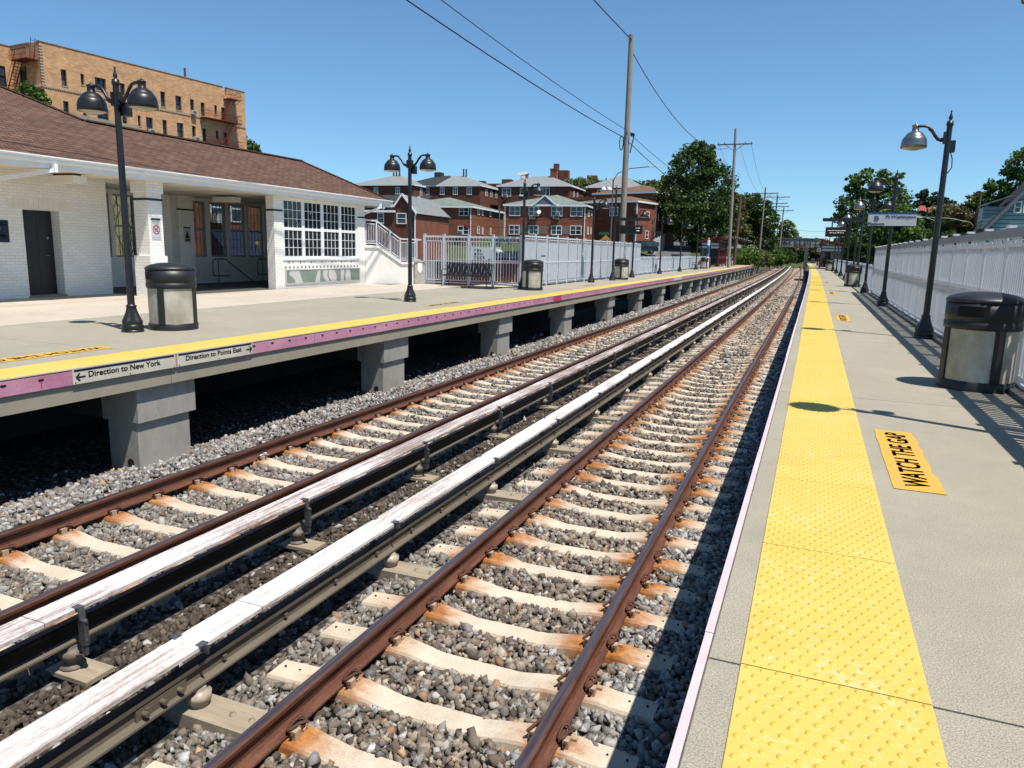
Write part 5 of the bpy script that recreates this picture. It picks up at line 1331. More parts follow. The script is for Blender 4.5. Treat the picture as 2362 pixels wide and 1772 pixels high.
# houses right of the big pole
t = house('brick_house', 'red brick house with a low brown roof behind the tall bare pole', (-24.5,107.72), -15, 9.5, 13, 0, 8.75, 9.9, MAT['shingle_brown2'], [(-4.4,-3.0,6.6,7.9)], [(3,4,6.2,7.4),(7,8,6.2,7.4),(3,4,3.4,4.6),(7,8,3.4,4.6)], wall=MAT['redbrick_dark'])
m = MB(); m.box(.002,.03,.01,13,0,8.4); ob('side_wall', m, MAT['redbrick'], t); m = MB(); m.bar((.1,-.1,8.4),(.1,-.1,0),.14,.12); m.bar((.1,6,8.4),(.1,6,0),.14,.12); ob('downspout', m, MAT['white'], t)  # side skin in brighter brick paints the sunlit face against the shaded front
t = house('brick_house', 'brick house with a tan hip roof seen behind the big pole', (-26.0,128), -15, 12, 14, 0, 11.6, 13.4, MAT['shingle_brown2'], [(-4,-2.6,9,10.2)], [(3,4,9,10.2),(7,8,9,10.2)])
m = MB(); m.box(-15,-13,9,22,10.3,12.6); 
# upper row on the hill
LR = MAT['shingle_grey']
t = house('hill_house', 'hill house with a pale hip roof, furthest left above the station roof', (-76.5,134.5), 3, 14, 13, 5, 13.9, 16.3, LR, [(-4,-3,11.9,13.3),(-9,-8,11.9,13.3)], [(3,3.9,11.9,13.3),(6,6.9,11.9,13.3)], wall=MAT['redbrick_dark'])
for a in (-7.6,-6.9,-6.2):
    m = MB(); m.cyl((a,6),.16,15.6,17.3,8); ob('vent_pipe', m, MAT['black'], t)
t = house('hill_house', 'hill house with a charcoal and pale roof behind the double lamp', (-64.5,140.7), 3, 17.5, 13, 6, 14.15, 16.6, LR, [(-8.9,-7.9,12.2,13.7),(-6.0,-4.9,12.2,13.7),(-2.9,-1.8,12.2,13.7),(-12.4,-11.4,12.2,13.7)], [(3,3.9,12.2,13.5),(6,6.9,12.2,13.5),(9,9.9,12.2,13.5)], wall=MAT['redbrick_dark'])
m = MB(); m.add([(-17.9,-.42,14.2),(-9.6,-.42,14.2),(-9.0,6,16.65),(-12,6,16.65)], [(0,1,2,3)]); m.box(-12.6,-11.2,5,7,15.5,17.3); ob('dark_roof', m, MAT['shingle_dark'], t)
for a in (-6.2,-5.6):
    m = MB(); m.cyl((a,6),.16,15.6,18,8); ob('vent_pipe', m, MAT['black'], t)
t = house('hill_house', 'hill house with two brick chimneys and a pale roof', (-47.5,147.3), 3, 15.5, 12, 6, 14.5, 16.9, LR, [(-14.6,-12.6,12.3,14),(-10.6,-9.0,12.3,14),(-5.8,-4.2,12.3,14)], [(3,3.9,12.2,13.5),(6,6.9,12.2,13.5)], wall=MAT['redbrick_dark'])
for a,z in ((-11.6,17.3),(-5.0,18.2)):
    m = MB(); m.box(a-.7,a+.7,5,6.2,14.5,z); m.box(a-.8,a+.8,4.9,6.3,z,z+.2); ob('chimney', m, MAT['redbrick'], t)
acbox(t,'f',-13.8,12.1,0,.9,.6)
t = house('hill_house', 'hill house with a pale roof, furthest right above the gabled house', (-33.5,150.5), 3, 11, 16, 5, 14.4, 17.4, LR, [(-9,-7.6,12.3,13.8),(-5,-3.6,12.3,13.8)], [(2,2.9,12,13.3),(5,5.9,12,13.3),(8,8.9,12,13.3)], wall=MAT['redbrick_dark'])
t = thing('low_house', 'low charcoal roof between the station house and the brick houses', 'house', (-62,112,0), R_(6))
m = MB(); m.box(-14,0,0,10,-1,8.6); ob('wall', m, MAT['redbrick_dark'], t); m = MB(); m.add([(-14.3,-.3,8.7),(.3,-.3,8.7),(-.5,6,10.4),(-13.5,6,10.4)],[(0,1,2,3)]); ob('roof', m, MAT['shingle_dark'], t)
def flatblock(label, c, th, W, D, zb, zt, bumps=(), wall=None, fw=()):
    t = thing('flat_roof_building', label, 'building', (c[0],c[1],0), R_(th)); m = MB(); m.box(-W,0,0,D,zb,zt); ob('wall', m, wall or MAT['redbrick_dark'], t)
    m = MB(); m.box(-W-.3,.3,-.3,D,zt,zt+.5); ob('cornice', m, MAT['stone_trim'] if fw else MAT['redbrick_dark'], t)
    for x,w,h in bumps:
        m = MB(); m.box(x-w/2,x+w/2,2,2+w,zt,zt+h); ob('chimney', m, MAT['redbrick_dark'], t)
    for q in fw: win(t,'f',*q,0,panes=1)
    return t
flatblock('distant brown flat-topped block with a chimney on the skyline, nearest the paired hill houses', (-64,229), 8, 17, 14, 8, 22.2, ((-12,3,4.2),(-14.5,1.6,6.2),(-3,3,2.6)))
flatblock('distant brown flat-topped block with a roof mast on the skyline', (-43,230), 8, 19, 14, 8, 21.4, ((-15,3,1.5),(-4,4,1.4)))
flatblock('distant brown flat-topped block with a stair tower beside the big tree', (-30,208), 8, 13, 14, 6, 18.7, ((-9.2,3.6,3.4),(-6,1.5,2.2)), fw=((-6,-4.8,14,16),(-3,-1.8,14,16)))
flatblock('distant low brown block above the pale hill roofs', (-84,215), 8, 22, 14, 8, 20.6, ((-6,3,2),(-14,2,1.5)))
t = flatblock('long low brick building with white rooftop vents behind the gabled house', (-27.5,140), 4, 20, 10, 4, 11.0, wall=MAT['redbrick'])
for a,z in ((-11,13.2),(-9.9,13.2)):
    m = MB(); m.cyl((a,1.5),.42,11.5,z-.5,10); m.lathe([(.42,0),(.7,.3),(.0,.9)],10,(a,1.5,z-.5)); ob('roof_vent', m, MAT['white'], t)
m = MB(); m.box(-8,2,1,3,11.6,12.2); ob('roof_unit', m, MAT['mesh_white'], t)

# ------------------------------------------------------------------ tan apartment building with fire escapes
TA = thing('apartment_building', 'tan brick apartment building with red iron fire escapes behind the station house', 'apartment building', (-68.25,50.63,0), math.atan2(.99453,.10447))
ZT = 19.36
wins = [(1.82,2.37,15.84,17.32),(3.74,4.09,16.28,17.29),(5.18,6.33,16.1,17.29),(7.83,8.38,16.1,17.25),(1.8,2.34,12.95,14.45),(3.71,4.1,13.3,14.3),(5.17,6.39,12.9,14.4),(7.85,8.38,12.9,14.35),(9.62,9.95,13.3,14.37),(10.57,11.38,12.9,14.37),(12.5,13.08,15.78,17.31),(14.36,15.13,15.73,17.23),(16.25,16.78,15.72,17.18),(17.66,18.21,15.63,17.11),(19.57,19.94,16.14,17.12),(20.54,21.14,15.65,17.05),(12.55,13.1,12.91,14.42),(14.36,15.2,12.89,14.39),(16.33,16.82,13.0,14.34),(17.73,18.25,12.85,14.29),(19.61,20.01,13.35,14.28),(20.62,21.3,12.79,14.23)]
m = MB()
bx = sorted({0.0,24.15,*[w[0] for w in wins],*[w[1] for w in wins]})
# facade slab with real openings, block behind it
def wall_open(mb, a0, a1, z0, z1, holes, y0, y1):
    As = sorted({a0,a1,*[h[0] for h in holes],*[h[1] for h in holes]})
    for i in range(len(As)-1):
        c = (As[i]+As[i+1])/2; hs = sorted([h for h in holes if h[0] < c < h[1]], key=lambda h:h[2]); z = z0
        for h in hs:
            if h[2] > z: mb.box(As[i],As[i+1],y0,y1,z,h[2])
            z = max(z,h[3])
        mb.box(As[i],As[i+1],y0,y1,z,z1)
wall_open(m, 0, 21.05, -1, ZT, wins[:19]+wins[19:21], 0, .30) if False else None
m2 = MB(); wall_open(m2, 0, 24.15, -1, ZT-.9, wins, 0, .30)
m2.box(0,20.9,0,.30,ZT-.9,ZT); m2.box(21.45,24.15,0,.30,ZT-.9,ZT)
m2.box(0,24.15,.301,14,-1,ZT-.35)
m2.box(0,.3,.302,4.66,ZT-.35,ZT-.02); m2.box(-14,-.0,4.66,14,-1,ZT-.02)
ob('wall', m2, MAT['tanbrick'], TA)
m = MB(); m.box(-.05,20.9,-.06,.36,ZT,ZT+.08); m.box(21.4,24.22,-.06,.36,ZT,ZT+.08); m.box(-.05,.36,1.5,4.7,ZT-.02,ZT+.06); m.box(-14,.02,4.60,5.0,ZT-.02,ZT+.06); ob('coping', m, MAT['stone_trim'], TA)
m = MB(); m.box(0,17.4,-.05,-.002,15.33,15.40); m.box(21.9,24.15,-.05,-.002,15.12,15.2)
k_ = 0.0
while k_ < 17.3: m.box(k_,k_+.11,-.09,-.002,15.40,15.56); k_ += .22
k_ = 21.9
while k_ < 24.0: m.box(k_,k_+.11,-.09,-.002,15.2,15.34); k_ += .22
k_ = 0
while k_ < 4.6: m.box(-.09,-.002,k_,k_+.11,15.40,15.56); k_ += .22
ob('dentil_course', m, MAT['cornice'], TA)
m = MB(); z = 15.6
while z < 19.2: m.box(-.05,.22,-.05,.10,z,z+.13); z += .26
z = 12.7
while z < 18.9: m.box(11.6,11.75,-.02,-.002,z,z+.1); z += .26
ob('quoin', m, MAT['cornice'], TA)
for a,c,z0,z1 in wins:
    m = MB(); m.box(a,c,.20,.26,z0,z0+.07); m.box(a,c,.20,.26,z1-.06,z1); m.box(a,a+.06,.20,.26,z0,z1); m.box(c-.06,c,.20,.26,z0,z1); m.box(a,c,.18,.24,(z0+z1)/2-.03,(z0+z1)/2+.03)
    if c-a > 1: m.box((a+c)/2-.08,(a+c)/2+.08,.16,.26,z0,z1)
    w = ob('window', m, MAT['black_soft'], TA)
    m = MB(); m.box(a,c,.262,.275,z0,z1); ob('pane', m, MAT['pane'], w)
    m = MB(); m.box(a-.06,c+.06,-.04,.2,z0-.10,z0-.002); ob('sill', m, MAT['stone_trim'], w)
for u_,z,fl in ((16.5,15.55,0),(11.0,12.75,0),(16.7,12.75,0),(20.75,18.6,1)):
    if not fl: acbox(TA,'f',u_,z,.0,.6,.42)
for a,c,z0,z1 in ((-2.2,-.7,15.6,17.4),(-5.5,-3.6,15.5,17.4),(-2.2,-.7,12.6,14.4)):
    win(TA,'f',a,c,z0,z1,4.66,MAT['black_soft'],1)
win(TA,'l',2.4,3.3,15.5,17.3,0,MAT['black_soft'],1)
def stair(m, a, b, w, dirn, n=9):
    a = Vector(a); b = Vector(b); wv = Vector(dirn)*w
    m.bar(a,b,.05,.12); m.bar(a+wv,b+wv,.05,.12)
    for i in range(1,n): p = a.lerp(b,i/n); m.bar(p,p+wv,.16,.03,0,(0,0,1))
    for q in (Vector(),wv): m.bar(a+q+Vector((0,0,.75)),b+q+Vector((0,0,.75)),.03,.03)
def balcony(m, x0, x1, y0, y1, z):
    m.box(x0,x1,y0,y1,z,z+.06)
    n = int((x1-x0)/.16)
    for zz in (.45,.85): m.bar((x0,y0,z+zz),(x1,y0,z+zz),.03,.03); m.bar((x0,y0,z+zz),(x0,y1,z+zz),.03,.03); m.bar((x1,y0,z+zz),(x1,y1,z+zz),.03,.03)
    for i in range(n+1): x = x0+(x1-x0)*i/n; m.bar((x,y0,z),(x,y0,z+.85),.018,.018)
    for x in (x0+.1,x1-.1): m.bar((x,y0+.1,z),(x,y1,z-.6),.04,.04)
fe = thing('fire_escape', 'red iron fire escape at the far right end of the tan building', 'fire escape', TA.location[:], TA.rotation_euler[2])
m = MB(); balcony(m, 20.9, 22.6, -1.1, 0, 18.0); ob('balcony', m, MAT['fire_red'], fe)
m = MB(); balcony(m, 17.4, 22.6, -1.1, 0, 15.35); ob('balcony', m, MAT['fire_red'], fe)
m = MB(); balcony(m, 17.4, 22.6, -1.1, 0, 12.45); ob('balcony', m, MAT['fire_red'], fe)
m = MB(); stair(m, (20.0,-1.0,15.4),(21.4,-1.0,18.0),.55,(0,1,0)); ob('stair', m, MAT['fire_red'], fe)
m = MB(); stair(m, (20.0,-1.0,12.5),(21.8,-1.0,15.4),.55,(0,1,0)); ob('stair', m, MAT['fire_red'], fe)
fe = thing('fire_escape', 'red iron fire escape in the left court of the tan building', 'fire escape', TA.location[:], TA.rotation_euler[2])
m = MB(); 
m.box(-1.1,0,.3,3.0,17.7,17.76)
for zz in (.45,.9): m.bar((-1.1,.3,17.7+zz),(-1.1,3.0,17.7+zz),.03,.03)
for i in range(17): y = .3+2.7*i/16; m.bar((-1.1,y,17.7),(-1.1,y,18.6),.02,.02)
m.bar((-1.0,.4,17.7),(0,.4,17.1),.05,.05)
ob('balcony', m, MAT['fire_red'], fe)
m = MB(); m.box(-1.1,0,.3,4.5,14.7,14.76)
for zz in (.45,.9): m.bar((-1.1,.3,14.7+zz),(-1.1,4.5,14.7+zz),.03,.03)
for i in range(25): y = .3+4.2*i/24; m.bar((-1.1,y,14.7),(-1.1,y,15.6),.02,.02)
ob('balcony', m, MAT['fire_red'], fe)
m = MB(); stair(m, (-1.0,4.2,14.75),(-1.0,2.2,17.72),.6,(1,0,0),11); ob('stair', m, MAT['fire_red'], fe)
m = MB(); m.bar((-.5,.9,17.7),(-.5,.35,19.6),.04,.04); m.bar((-.1,.9,17.7),(-.1,.35,19.6),.04,.04)
for i in range(7): z = 17.9+.25*i; m.bar((-.5,.85-.07*i,z),(-.1,.85-.07*i,z),.03,.03)
ob('ladder', m, MAT['fire_red'], fe)
for u_,y_,zz in ((-3.0,7,21.0),(19.0,4,21.4)):
    m = MB(); m.cyl((u_,y_),.12,ZT-.4,zz,8); ob('vent_pipe', m, MAT['clip'], TA)

# ------------------------------------------------------------------ right-hand houses
BH = thing('blue_house', 'pale blue clapboard house with a steep grey roof at the right edge', 'house', (13.35,73.8,0), R_(-4))
rk = (5.6,11.6)
m = MB(); m.box(.15,11,0,11,-1.5,4.35); m.prism([(.15,0,4.35),(11.0,0,4.35),(5.6,0,11.3)], (0,.4,0)); ob('wall', m, MAT['siding_blue'], BH)
m = MB(); m.add([(-.25,-.35,4.05),(5.6,-.35,11.55),(5.6,11,11.55),(-.25,11,4.05),(11.45,-.35,4.05),(11.45,11,4.05)], [(0,1,2,3),(1,4,5,2)]); ob('roof', m, MAT['shingle_dark'], BH)
m = MB(); m.bar((-.28,-.37,4.0),(5.6,-.37,11.52),.08,.22); m.bar((5.6,-.37,11.52),(11.5,-.37,4.0),.08,.22); ob('barge_board', m, MAT['gable_blue'], BH)
for a,c,z0,z1 in ((1.55,2.1,5.35,6.3),(2.2,2.75,5.35,6.3),(.75,1.5,2.4,4.0),(2.1,2.9,2.4,4.0),(4,4.8,5.3,6.3)): win(BH,'f',a,c,z0,z1,0,MAT['white'],1,.10)
m = MB(); m.box(-.2,1.5,3.6,6.4,4.2,6.15); m.prism([(-.35,3.4,6.15),(1.9,3.4,7.0),(1.9,6.6,7.0),(-.35,6.6,6.15)], (0,0,.12)); dm = ob('dormer', m, MAT['siding_blue'], BH)
for q in (3.9,5.1): win(BH,'l',q,q+.9,4.9,5.95,-.2,MAT['white'],1)
t = thing('red_roof_house', 'house with a bright red ribbed roof between the right trees', 'house', (19.2,174,0), R_(2))
m = MB(); m.box(0,7,0,9,0,9.9); ob('wall', m, MAT['siding_blue'], t)
m = MB(); m.add([(-.3,-.4,9.8),(7,-.4,9.8),(7,4.5,12.4),(-.3,4.5,12.4)],[(0,1,2,3)])
for i in range(18): x = -.2+.4*i; m.bar((x,-.42,9.85),(x,4.5,12.45),.06,.08)
ob('roof', m, MAT['roof_red'], t)

# ------------------------------------------------------------------ footbridge / plate girder bridge over the line
t = thing('girder_bridge', 'dark plate girder bridge with graffiti crossing the far tracks', 'bridge', (-13.6,196,0), R_(7))
m = MB(); m.box(0,15.2,0,.4,3.55,5.6); ob('girder', m, MAT['bridge_conc'], t)
m = MB(); m.box(-.1,15.3,-.14,.5,5.55,5.75); m.box(-.1,15.3,-.14,.5,3.45,3.62)
for i in range(13): m.box(1.2*i+.3,1.2*i+.4,-.12,0,3.6,5.6)
m.box(0,15.2,.5,3,3.45,3.7); m.box(0,15.2,2.8,3.2,3.5,5.6); ob('flange', m, MAT['copper_grey'], t)
r = random.Random(9); m = MB(); x = 5.0
for gz in range(2):
    x = 4.6 if gz == 0 else 8.6
    for i in range(9):
        c = Vector((x,-.02,4.35)); h = r.uniform(.5,.8); P2 = []
        for kk in range(6): a = r.uniform(0,6.28); P2.append(c+Vector((.22*math.cos(a)+r.uniform(-.05,.05), 0, h*math.sin(a))))
        m.tube(P2, .045, 5); x += .38
ob('graffiti', m, MAT['ink'], t)
m = MB(); m.box(-1.5,0,-.6,3.5,-2,4.0); ob('abutment', m, MAT['copper_grey'], t); ob('abutment', MB().box(15.2,15.7,0,3.2,-2,5.5), MAT['copper_grey'], t)
def atp(px, py, d): return Vector((0,0,1.44846))+d*(_f+_r2*((px-1181)/1696.77)+_u2*((886-py)/1696.77))
# ------------------------------------------------------------------ platform shelters
def shelter(label, x, y, w, L, s):
    """s=+1: high roof edge towards +x"""
    t = thing('platform_shelter', label, 'shelter', (x+bend(y), y, 0)); MR = MAT['maroon']
    hi, lo = 3.25, 2.75
    def zt(xx): u_ = (xx/w+.5); u_ = u_ if s > 0 else 1-u_; return lo+(hi-lo)*u_
    xs_ = (-w/2, w/2)
    for xx in xs_:
        for yy in (0, L*.5, L):
            m = MB(); m.box(xx-.06,xx+.06,yy-.06,yy+.06,0,zt(xx)); ob('post', m, MR, t)
    m = MB(); o_ = .75
    P2 = [(-w/2-(o_ if s < 0 else .4), zt(-w/2)+.05+(.16 if s < 0 else -.09)), (w/2+(o_ if s > 0 else .4), zt(w/2)+.05+(.16 if s > 0 else -.09))]
    m.sweep([(P2[0][0],P2[0][1]),(P2[1][0],P2[1][1]),(P2[1][0],P2[1][1]+.14),(P2[0][0],P2[0][1]+.14)], [-.5,L+.5]); ob('roof', m, MR, t, fix=True)
    for yy in (0,L):
        m = MB()
        for z in (.25,1.05,2.02,2.36): m.box(-w/2,w/2,yy-.035,yy+.035,z-.05,z+.05)
        for xx in (-w/6,w/6): m.box(xx-.03,xx+.03,yy-.03,yy+.03,.2,2.0)
        ob('end_frame', m, MR, t)
        m = MB(); m.box(-w/2+.06,w/2-.06,yy-.012,yy+.012,2.41,2.66); ob('clerestory', m, MAT['mesh_white'], t)
        m = MB(); m.box(-w/2+.06,w/2-.06,yy-.014,yy+.014,2.07,2.31); ob('route_board', m, MAT['sign_white'], t)
        m = MB(); m.box(-w/2+.06,w/2-.06,yy-.006,yy+.006,.3,1.0); m.box(-w/2+.06,w/2-.06,yy-.006,yy+.006,1.1,1.97); ob('pane', m, MAT['glass_dark'], t)
    xx = w/2*s; m = MB()
    for z in (.3,1.0,1.15,1.95,2.15,2.9): m.box(xx-.035,xx+.035,0,L,z-.05,z+.05)
    for k_ in range(1,9): yy = L*k_/9; m.box(xx-.03,xx+.03,yy-.04,yy+.04,.25,3.0)
    ob('side_frame', m, MR, t)
    xx = -w/2*s; m = MB(); m.box(xx-.006,xx+.006,.06,L-.06,.3,2.0); ob('pane', m, MAT['glass_dark'], t)
    m = MB(); m.box(-w/2+.2,-w/2+.6,.5,L-.5,.42,.47) if s > 0 else m.box(w/2-.6,w/2-.2,.5,L-.5,.42,.47); ob('seat', m, MR, t)
shelter('red platform shelter with a slanted roof on the left platform', -10.95, 87.5, 2.0, 7.5, 1)
shelter('red platform shelter behind the hanging screen on the right platform', 1.95, 94.5, 2.2, 8, -1)
t = thing('help_column', 'white and blue help column beside the red left shelter', 'help point', (-10.0+bend(78),78,0))
m = MB(); m.lathe([(.20,0),(.20,.05),(.15,.06),(.15,2.75),(.13,2.8),(.0,2.82)],20); ob('column', m, MAT['sign_white'], t)
m = MB(); m.lathe([(.152,1.15),(.152,2.3)],20); ob('blue_wrap', m, plain('help_blue',(.10,.24,.42),.4), t)
m = MB(); m.lathe([(.08,2.8),(.09,2.95),(.06,3.05),(0,3.08)],12); ob('beacon', m, MAT['orange'], t)
m = MB(); m.box(-.01,.01,-.16,-.155,1.3,2.1); 
q = text_mb('HELP', w=.62, h=.16, bold=.02); m = MB(); m.add([(-.05+v[2], -.158, 1.5+v[0]) for v in q.v], q.f); ob('lettering', m, MAT['sign_white'], t, fix=True)
t = thing('equipment_cabinet', 'white sloping equipment box beyond the red left shelter', 'cabinet', (-10.2+bend(97),97,0))
m = MB(); m.prism([(-.55,0,0),(.55,0,0),(.55,0,.85),(-.55,0,1.1)],(0,1.4,0)); ob('body', m, MAT['mesh_white'], t); m = MB(); m.prism([(-.62,-.05,1.11),(.62,-.05,.84),(.62,-.05,.89),(-.62,-.05,1.16)],(0,1.5,0)); ob('lid', m, MAT['white'], t)
t = thing('platform_sign', 'small white far platform sign between two distant left lamp posts', 'sign', (-10.2+bend(107),106.9,0))
m = MB(); m.box(-.7,1.1,-.02,.02,2.3,2.75); ob('sign_panel', m, MAT['sign_white'], t)
t = thing('information_screen', 'small dark far screen beyond the red left shelter', 'screen', (-10.2+bend(98),97.8,0))
m = MB(); m.box(-.9,.9,-.08,.08,2.4,2.85); m.box(-1.3,.6,-.05,.05,3.0,3.1); m.box(-.5,-.44,-.03,.03,2.85,3.0); m.box(.4,.46,-.03,.03,2.85,3.0); ob('housing', m, MAT['black_soft'], t)
t = thing('information_screen', 'small dark far screen under the girder bridge end, right platform', 'screen', (1.2+bend(125),125,0))
m = MB(); m.box(-.9,.9,-.08,.08,2.4,2.9); m.box(-1.2,.9,-.05,.05,3.1,3.22); m.box(-.5,-.44,-.03,.03,2.9,3.1); m.box(.8,.92,-.06,.06,0,3.4); ob('housing', m, MAT['black_soft'], t)
t = thing('notice', 'small white notice with a black symbol on the red right shelter post', 'notice', (.82+bend(94),94.3,0)); m = MB(); m.box(-.42,.0,-.02,.02,1.95,2.45); ob('board', m, MAT['sign_white'], t); m = MB(); m.box(-.27,-.17,-.024,-.021,2.05,2.3); ob('symbol', m, MAT['ink'], t)
t = thing('notice', 'white paper notice tied to the low left fence', 'notice', (-10.30,52.6,0)); m = MB(); m.box(0,.02,0,.75,.35,1.05); ob('board', m, MAT['sign_white'], t); m = MB(); m.box(.021,.024,.03,.72,.98,1.04); ob('top_band', m, MAT['blue_sign'], t)
t = thing('notice', 'white notice behind the bin by the barred fence', 'notice', (-10.0,27.6,0)); m = MB(); m.box(0,.02,0,.5,.7,1.25); ob('board', m, MAT['sign_white'], t); m = MB(); m.box(.021,.024,.02,.48,1.18,1.24); ob('top_band', m, MAT['blue_sign'], t)
t = thing('equipment_cabinet', 'grey cabinets at the far end of the right platform', 'cabinet', (-.6,170,0)); m = MB(); m.box(-1.6,-.9,0,.6,-1.6,3.2); m.box(-.2,.6,0,.6,-1.6,1.0); ob('body', m, MAT['galv'], t)
# brick ramp wall behind the barred fence
t = thing('brick_ramp_wall', 'dark red brick ramp wall with a pink coping behind the barred fence', 'wall', (0,0,0))
m = MB(); m.box(-15.5,-10.6,29.2,29.6,-.6,.88); ob('wall', m, MAT['redbrick_dark'], t); m = MB(); m.box(-15.6,-10.5,29.1,29.7,.88,.96); ob('coping', m, plain('pink_coping',(.50,.30,.30),.8), t)

# ------------------------------------------------------------------ utility poles and wires
def upole(label, base_, top, r0, r1, arms=(), mat='polewood', extra=None):
    t = thing('utility_pole', label, 'utility pole', base_); B_ = Vector(base_); T_ = Vector(top)-B_
    m = MB(); m.tube([(0,0,-1.5),tuple(T_*.5),tuple(T_)], [r0,(r0+r1)/2,r1], 12); ob('pole', m, MAT[mat], t)
    for dz, w in arms:
        c = T_*(1-dz/T_.z); m = MB(); m.bar((c.x-w/2,c.y-.12,c.z),(c.x+w/2,c.y-.12,c.z),.11,.13)
        for s in (-1,1): m.bar((c.x+s*w*.28,c.y-.12,c.z),(c.x,c.y-.1,c.z-.75),.03,.05)
        ob('crossarm', m, MAT['polewood_dark'], t); m = MB()
        for s in (-.47,-.3,.3,.47): m.cyl((c.x+s*w,c.y-.12),.045,c.z+.06,c.z+.22,8)
        ob('insulator', m, MAT['porcelain_dark'], t)
    return t
A_ = (-11.3,46.1,0); AT = (-11.35,46.1,14.2)
t = upole('tall bare grey timber pole behind the tall screened fence', A_, AT, .20,.15)
m = MB(); m.tube([(-.32+.12*math.cos(a),-.1,8.0+.42*math.sin(a)) for a in np.linspace(0,6.28,17)], .03, 6); m.tube([(.2,-.1,8.6),(.45,-.1,8.5),(.38,-.1,8.1),(.28,-.1,7.6),(.25,-.1,7.4)], .035, 6); m.cbox((.35,-.1,8.45),(.24,.12,.16)); ob('cable_coil', m, MAT['cable'], t)
m = MB(); m.bar((0,-.22,8.6),(0,.22,8.6),.1,.1); ob('bracket', m, MAT['galv'], t)
upole('leaning timber pole with one crossarm rising behind the red left shelter', (-8.9,86.5,0), (-9.25,86.6,14.9), .19,.13, ((1.65,3.7),))
p = atp(1694,588,97); upole('short reddish pole stub between the leaning pole and the big tree', (p.x,p.y,0), (p.x+.25,p.y,8.6), .2,.18, (), 'polewood_dark')
far = [(-9.3,138.6,13.0,((1.0,4.4),)),(-8.1,156,13.1,((.5,4.6),(1.7,4.0),(2.3,4.6))),(-7.7,178.5,12,((.7,4.2),))]
nm = ['third timber pole in the row, one crossarm','timber pole with three crossarms in the distant row','timber pole with one crossarm just before the girder bridge']
for (x,y,z,ar),l in zip(far,nm): upole(l, (x,y,-.5), (x+.25,y,z), .2,.13, ar)
for i,(x,y,z) in enumerate(((-9.6,205,10.5),(-9.9,228,9.6),(-11.5,262,9.8))): upole('small timber pole beyond the girder bridge, number %s by distance' % ['one','two','three'][i], (x,y,-1), (x,y,z), .2,.14, ((.6,4),))
def wire(label, a, c, sag, r=.022, n=24):
    a = Vector(a); c = Vector(c); m = MB(); m.tube([a.lerp(c,i/n)-Vector((0,0,sag*4*(i/n)*(1-i/n))) for i in range(n+1)], r, 5); tag(ob('overhead_wire', m, MAT['cable']), label, 'wire', 'overhead wires')
WS = (-8.2, 4.0)
wire('twisted upper cable running from the top of the tall bare pole to the upper left', (-11.3,46.1,13.9), (-10.5,5.0,13.2), .35, .03)
wire('twisted upper cable sagging from the tall bare pole to the leaning pole crossarm', (-11.3,46.1,13.3), (-9.8,86.4,12.9), 1.9, .026)
wire('middle cable running from the tall bare pole towards the upper left corner', (-11.35,46.1,8.75), (-13.2,2.0,11.3), .5, .016)
wire('lower cable running from the tall bare pole towards the upper left corner', (-11.35,46.1,8.25), (-13.9,2.0,10.9), .55, .024)
wire('middle cable running from the tall bare pole into the big tree', (-11.35,46.1,8.7), (-12.5,115,9.5), .9, .018)
wire('lower cable running from the tall bare pole into the big tree', (-11.35,46.1,8.2), (-13.5,112,8.6), .9, .024)
for i,(dx,l) in enumerate(((-1.7,'left'),(.5,'middle'),(1.7,'right'))):
    wire('thin %s wire drooping between the leaning pole and the third pole' % l, (-9.2+dx,86.5,13.3), (-9.1+dx,138.6,12.1), 1.9+.3*i, .014)
    wire('thin %s wire between the third pole and the three-armed pole' % l, (-9.1+dx,138.6,12.1), (-7.9+dx,156,12.5), .7, .016)
wire('long thin wire crossing above the girder bridge', (-10,228,9.2), (14,205,8.4), .9, .03)
wire('drooping house wire in front of the gabled house', (-44,84,5.3), (-21,84,6.2), .9, .025); wire('second drooping house wire in front of the gabled house', (-44,84,4.4), (-22,84,5.4), .8, .025)

# street lights and signs beyond the platforms
def streetlight(label, p, h, reach, mat=MAT['galv'], tilt=0):
    t = thing('street_light', label, 'street light', p); m = MB(); s = 1 if reach > 0 else -1; w = abs(reach)
    m.tube([(0,0,-.5),(tilt,0,h)], [.10,.07], 8); ob('pole', m, mat, t)
    m = MB(); m.tube([(tilt,0,h-.1),(tilt+s*w*.12,0,h+.55),(tilt+s*w*.45,0,h+.95),(tilt+s*w,0,h+1.1)], .045, 6); ob('arm', m, MAT['galv'], t)
    m = MB(); m.bar((tilt+s*(w-.1),0,h+1.1),(tilt+s*(w+.7),0,h+1.12),.30,.13); ob('lamp_head', m, MAT['white'], t); return t
p = atp(1151,552,80); t = streetlight('grey curved street light standing before the gabled house', (p.x,p.y,-.6), 6.6, 2.4)
m = MB(); m.box(-1.2,-.1,-.03,.03,2.5,2.78); m.box(.1,1.1,-.03,.03,2.8,3.05); ob('street_sign', m, MAT['green_sign'], t); m = MB(); m.box(-.2,.2,-.2,.2,2.6,3.2); m.box(1.0,1.4,-.15,.2,2.5,3.3); ob('signal_box', m, MAT['galv'], t)
p = atp(1408,560,70); t = streetlight('pale street light pole hung with street signs right of the gabled house', (p.x,p.y,0), 8.1, 3.4)
m = MB(); m.box(-1.15,-.15,-.03,.03,3.0,3.25); ob('street_sign', m, MAT['green_sign'], t); m = MB(); m.box(-1.1,.5,-.04,.0,2.15,2.5); ob('arrow_sign', m, MAT['ink'], t)
m = MB(); m.bar((-.9,-.05,2.33),(.3,-.05,2.33),.01,.09); ob('white_arrow', m, MAT['sign_white'], t)
